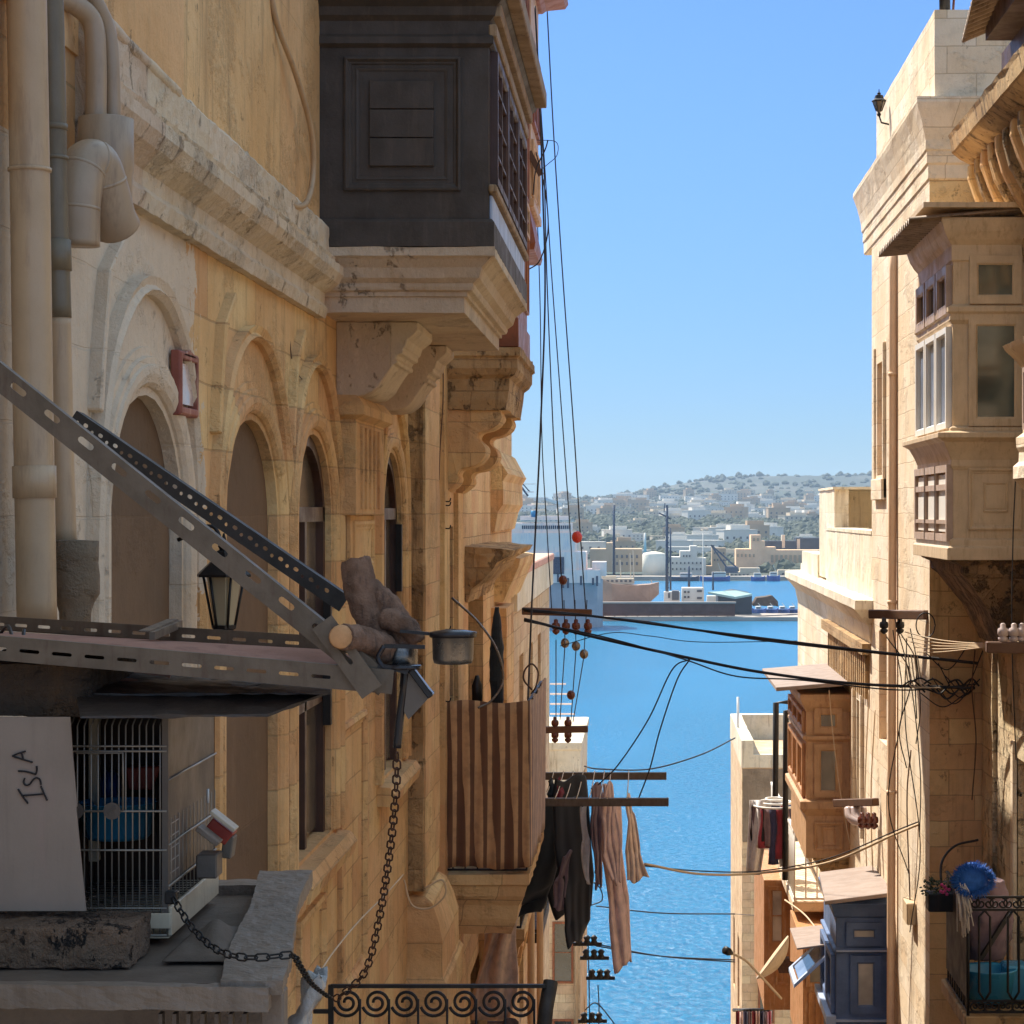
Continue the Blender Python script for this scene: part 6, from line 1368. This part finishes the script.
boat('work_boat', 'dark blue barge on the far shore beside the storage tank', 668, 699, 581, 577, 957, MT['shipd'], MT['ship'], (680,692,573), None)
for k, (a, b_) in enumerate(((752,766),(764,778),(776,790),(786,800))):
    boat('quay_boat', ['blue boat lying nearest the dark shed on the quay','blue boat second from the dark shed on the quay','blue boat third from the dark shed on the quay','blue boat at the quay end nearest the right-hand house'][k], a, b_, 612.5, 609, 612+3*k, MT['boatb'], MT['hw2'], (a+4,a+9,606.5), (a+6,602))
blockhouse('pink_palace', 'rose coloured palace with a square tower and long arcade on the far shore', 'building', [(736,762,549,568),(751,761,535,550),(762,776,547,568),(768,830,550,566),(756,765,541,550)],
  [(753,755,538,541),(757,759,538,541)]+[(737+4*k,738.6+4*k,554,557) for k in range(5)]+[(771+4.6*k,773.4+4.6*k,555,562) for k in range(12)], [MT['palace'],MT['hw3']], 1040, 16)
blockhouse('brown_warehouse', 'broad brown warehouse with a flat roof between the dark mast and the ship', 'building', [(590,642,549,572),(606,612,543,550)], [(616+5*k,618+5*k,555,558) for k in range(5)]+[(616+5*k,618+5*k,562,565) for k in range(5)], [MT['hw3'],MT['hwin']], 990, 25)
blockhouse('white_townhouses', 'cluster of stepped white buildings right of the storage tank', 'building', [(670,680,557,577),(680,692,551,577),(690,697,546,577),(696,706,558,577)], [(683+3*k,684.4+3*k,555,557) for k in range(3)]+[(672+4*k,673.4+4*k,562,564) for k in range(8)]+[(672+4*k,673.4+4*k,568,570) for k in range(8)], [MT['hw2'],MT['hwin']], 1000, 15)
blockhouse('dark_factory', 'dark sheds with two pale chimneys behind the pink palace', 'building', [(762,830,541,552),(796,830,538,552)], [(782,785,535,548),(797,800,539,549)], [MT['shed'],MT['hw1']], 1060, 16)
blockhouse('grey_depot', 'low grey depot on the far shore below the dark crane', 'building', [(706,736,566,574),(712,726,548,568)], [(714+3*k,715.3+3*k,552,554) for k in range(4)]+[(714+3*k,715.3+3*k,559,561) for k in range(4)], [MT['hw3'],MT['hwin']], 1010, 12)
blockhouse('far_shore_sheds', 'row of low pale sheds along the far shore under the palace', 'building', [(730,750,572,578),(778,830,570,578),(740,760,568,573)], [(731+4*k,732.6+4*k,574,576) for k in range(5)]+[(782+5*k,784+5*k,573,575) for k in range(9)], [MT['hw1'],MT['hwin']], 985, 8)
ck = thing('harbour_crane', 'dark twin-jib crane leaning on the far shore', 'crane', P(728,572,975))
mb = MB(); mb.bar(P(711,545,975), P(727,568,975), .7, .7); mb.bar(P(711,545,975), P(736,567,975), .7, .7); mb.bar(P(727,568,975), P(738,569,975), .6, .6); mb.bar(P(722,561,975), P(727,560,975), .3, .3); mb.bar(P(711,545,975), P(711,556,975), .2, .2); mb.build('jib', MT['shipd'], ck)
mb = MB(); boxpx(mb, 725, 738, 567, 573, 974, 5); mb.build('cab', MT['shipd'], ck)
mb = MB(); boxpx(mb, 596, 1000, 576.5, 582, 962, 14); mb.build('far_quay', MT['quay'], kind='structure')

# ------------------------------------------------------------------ haze
hz = MB(); hz.box(-3500, 3600, -30, 5200, -48, 95)
m = bpy.data.materials.new('haze_air'); m.use_nodes = True; nt_ = m.node_tree; nt_.nodes.clear()
out = N(nt_, 'ShaderNodeOutputMaterial'); pv = N(nt_, 'ShaderNodeVolumePrincipled'); pv.inputs['Density'].default_value = .00011; pv.inputs['Color'].default_value = (.62,.80,1,1)
nt_.links.new(pv.outputs[0], out.inputs['Volume']); hz.build('haze', m, kind='stuff')
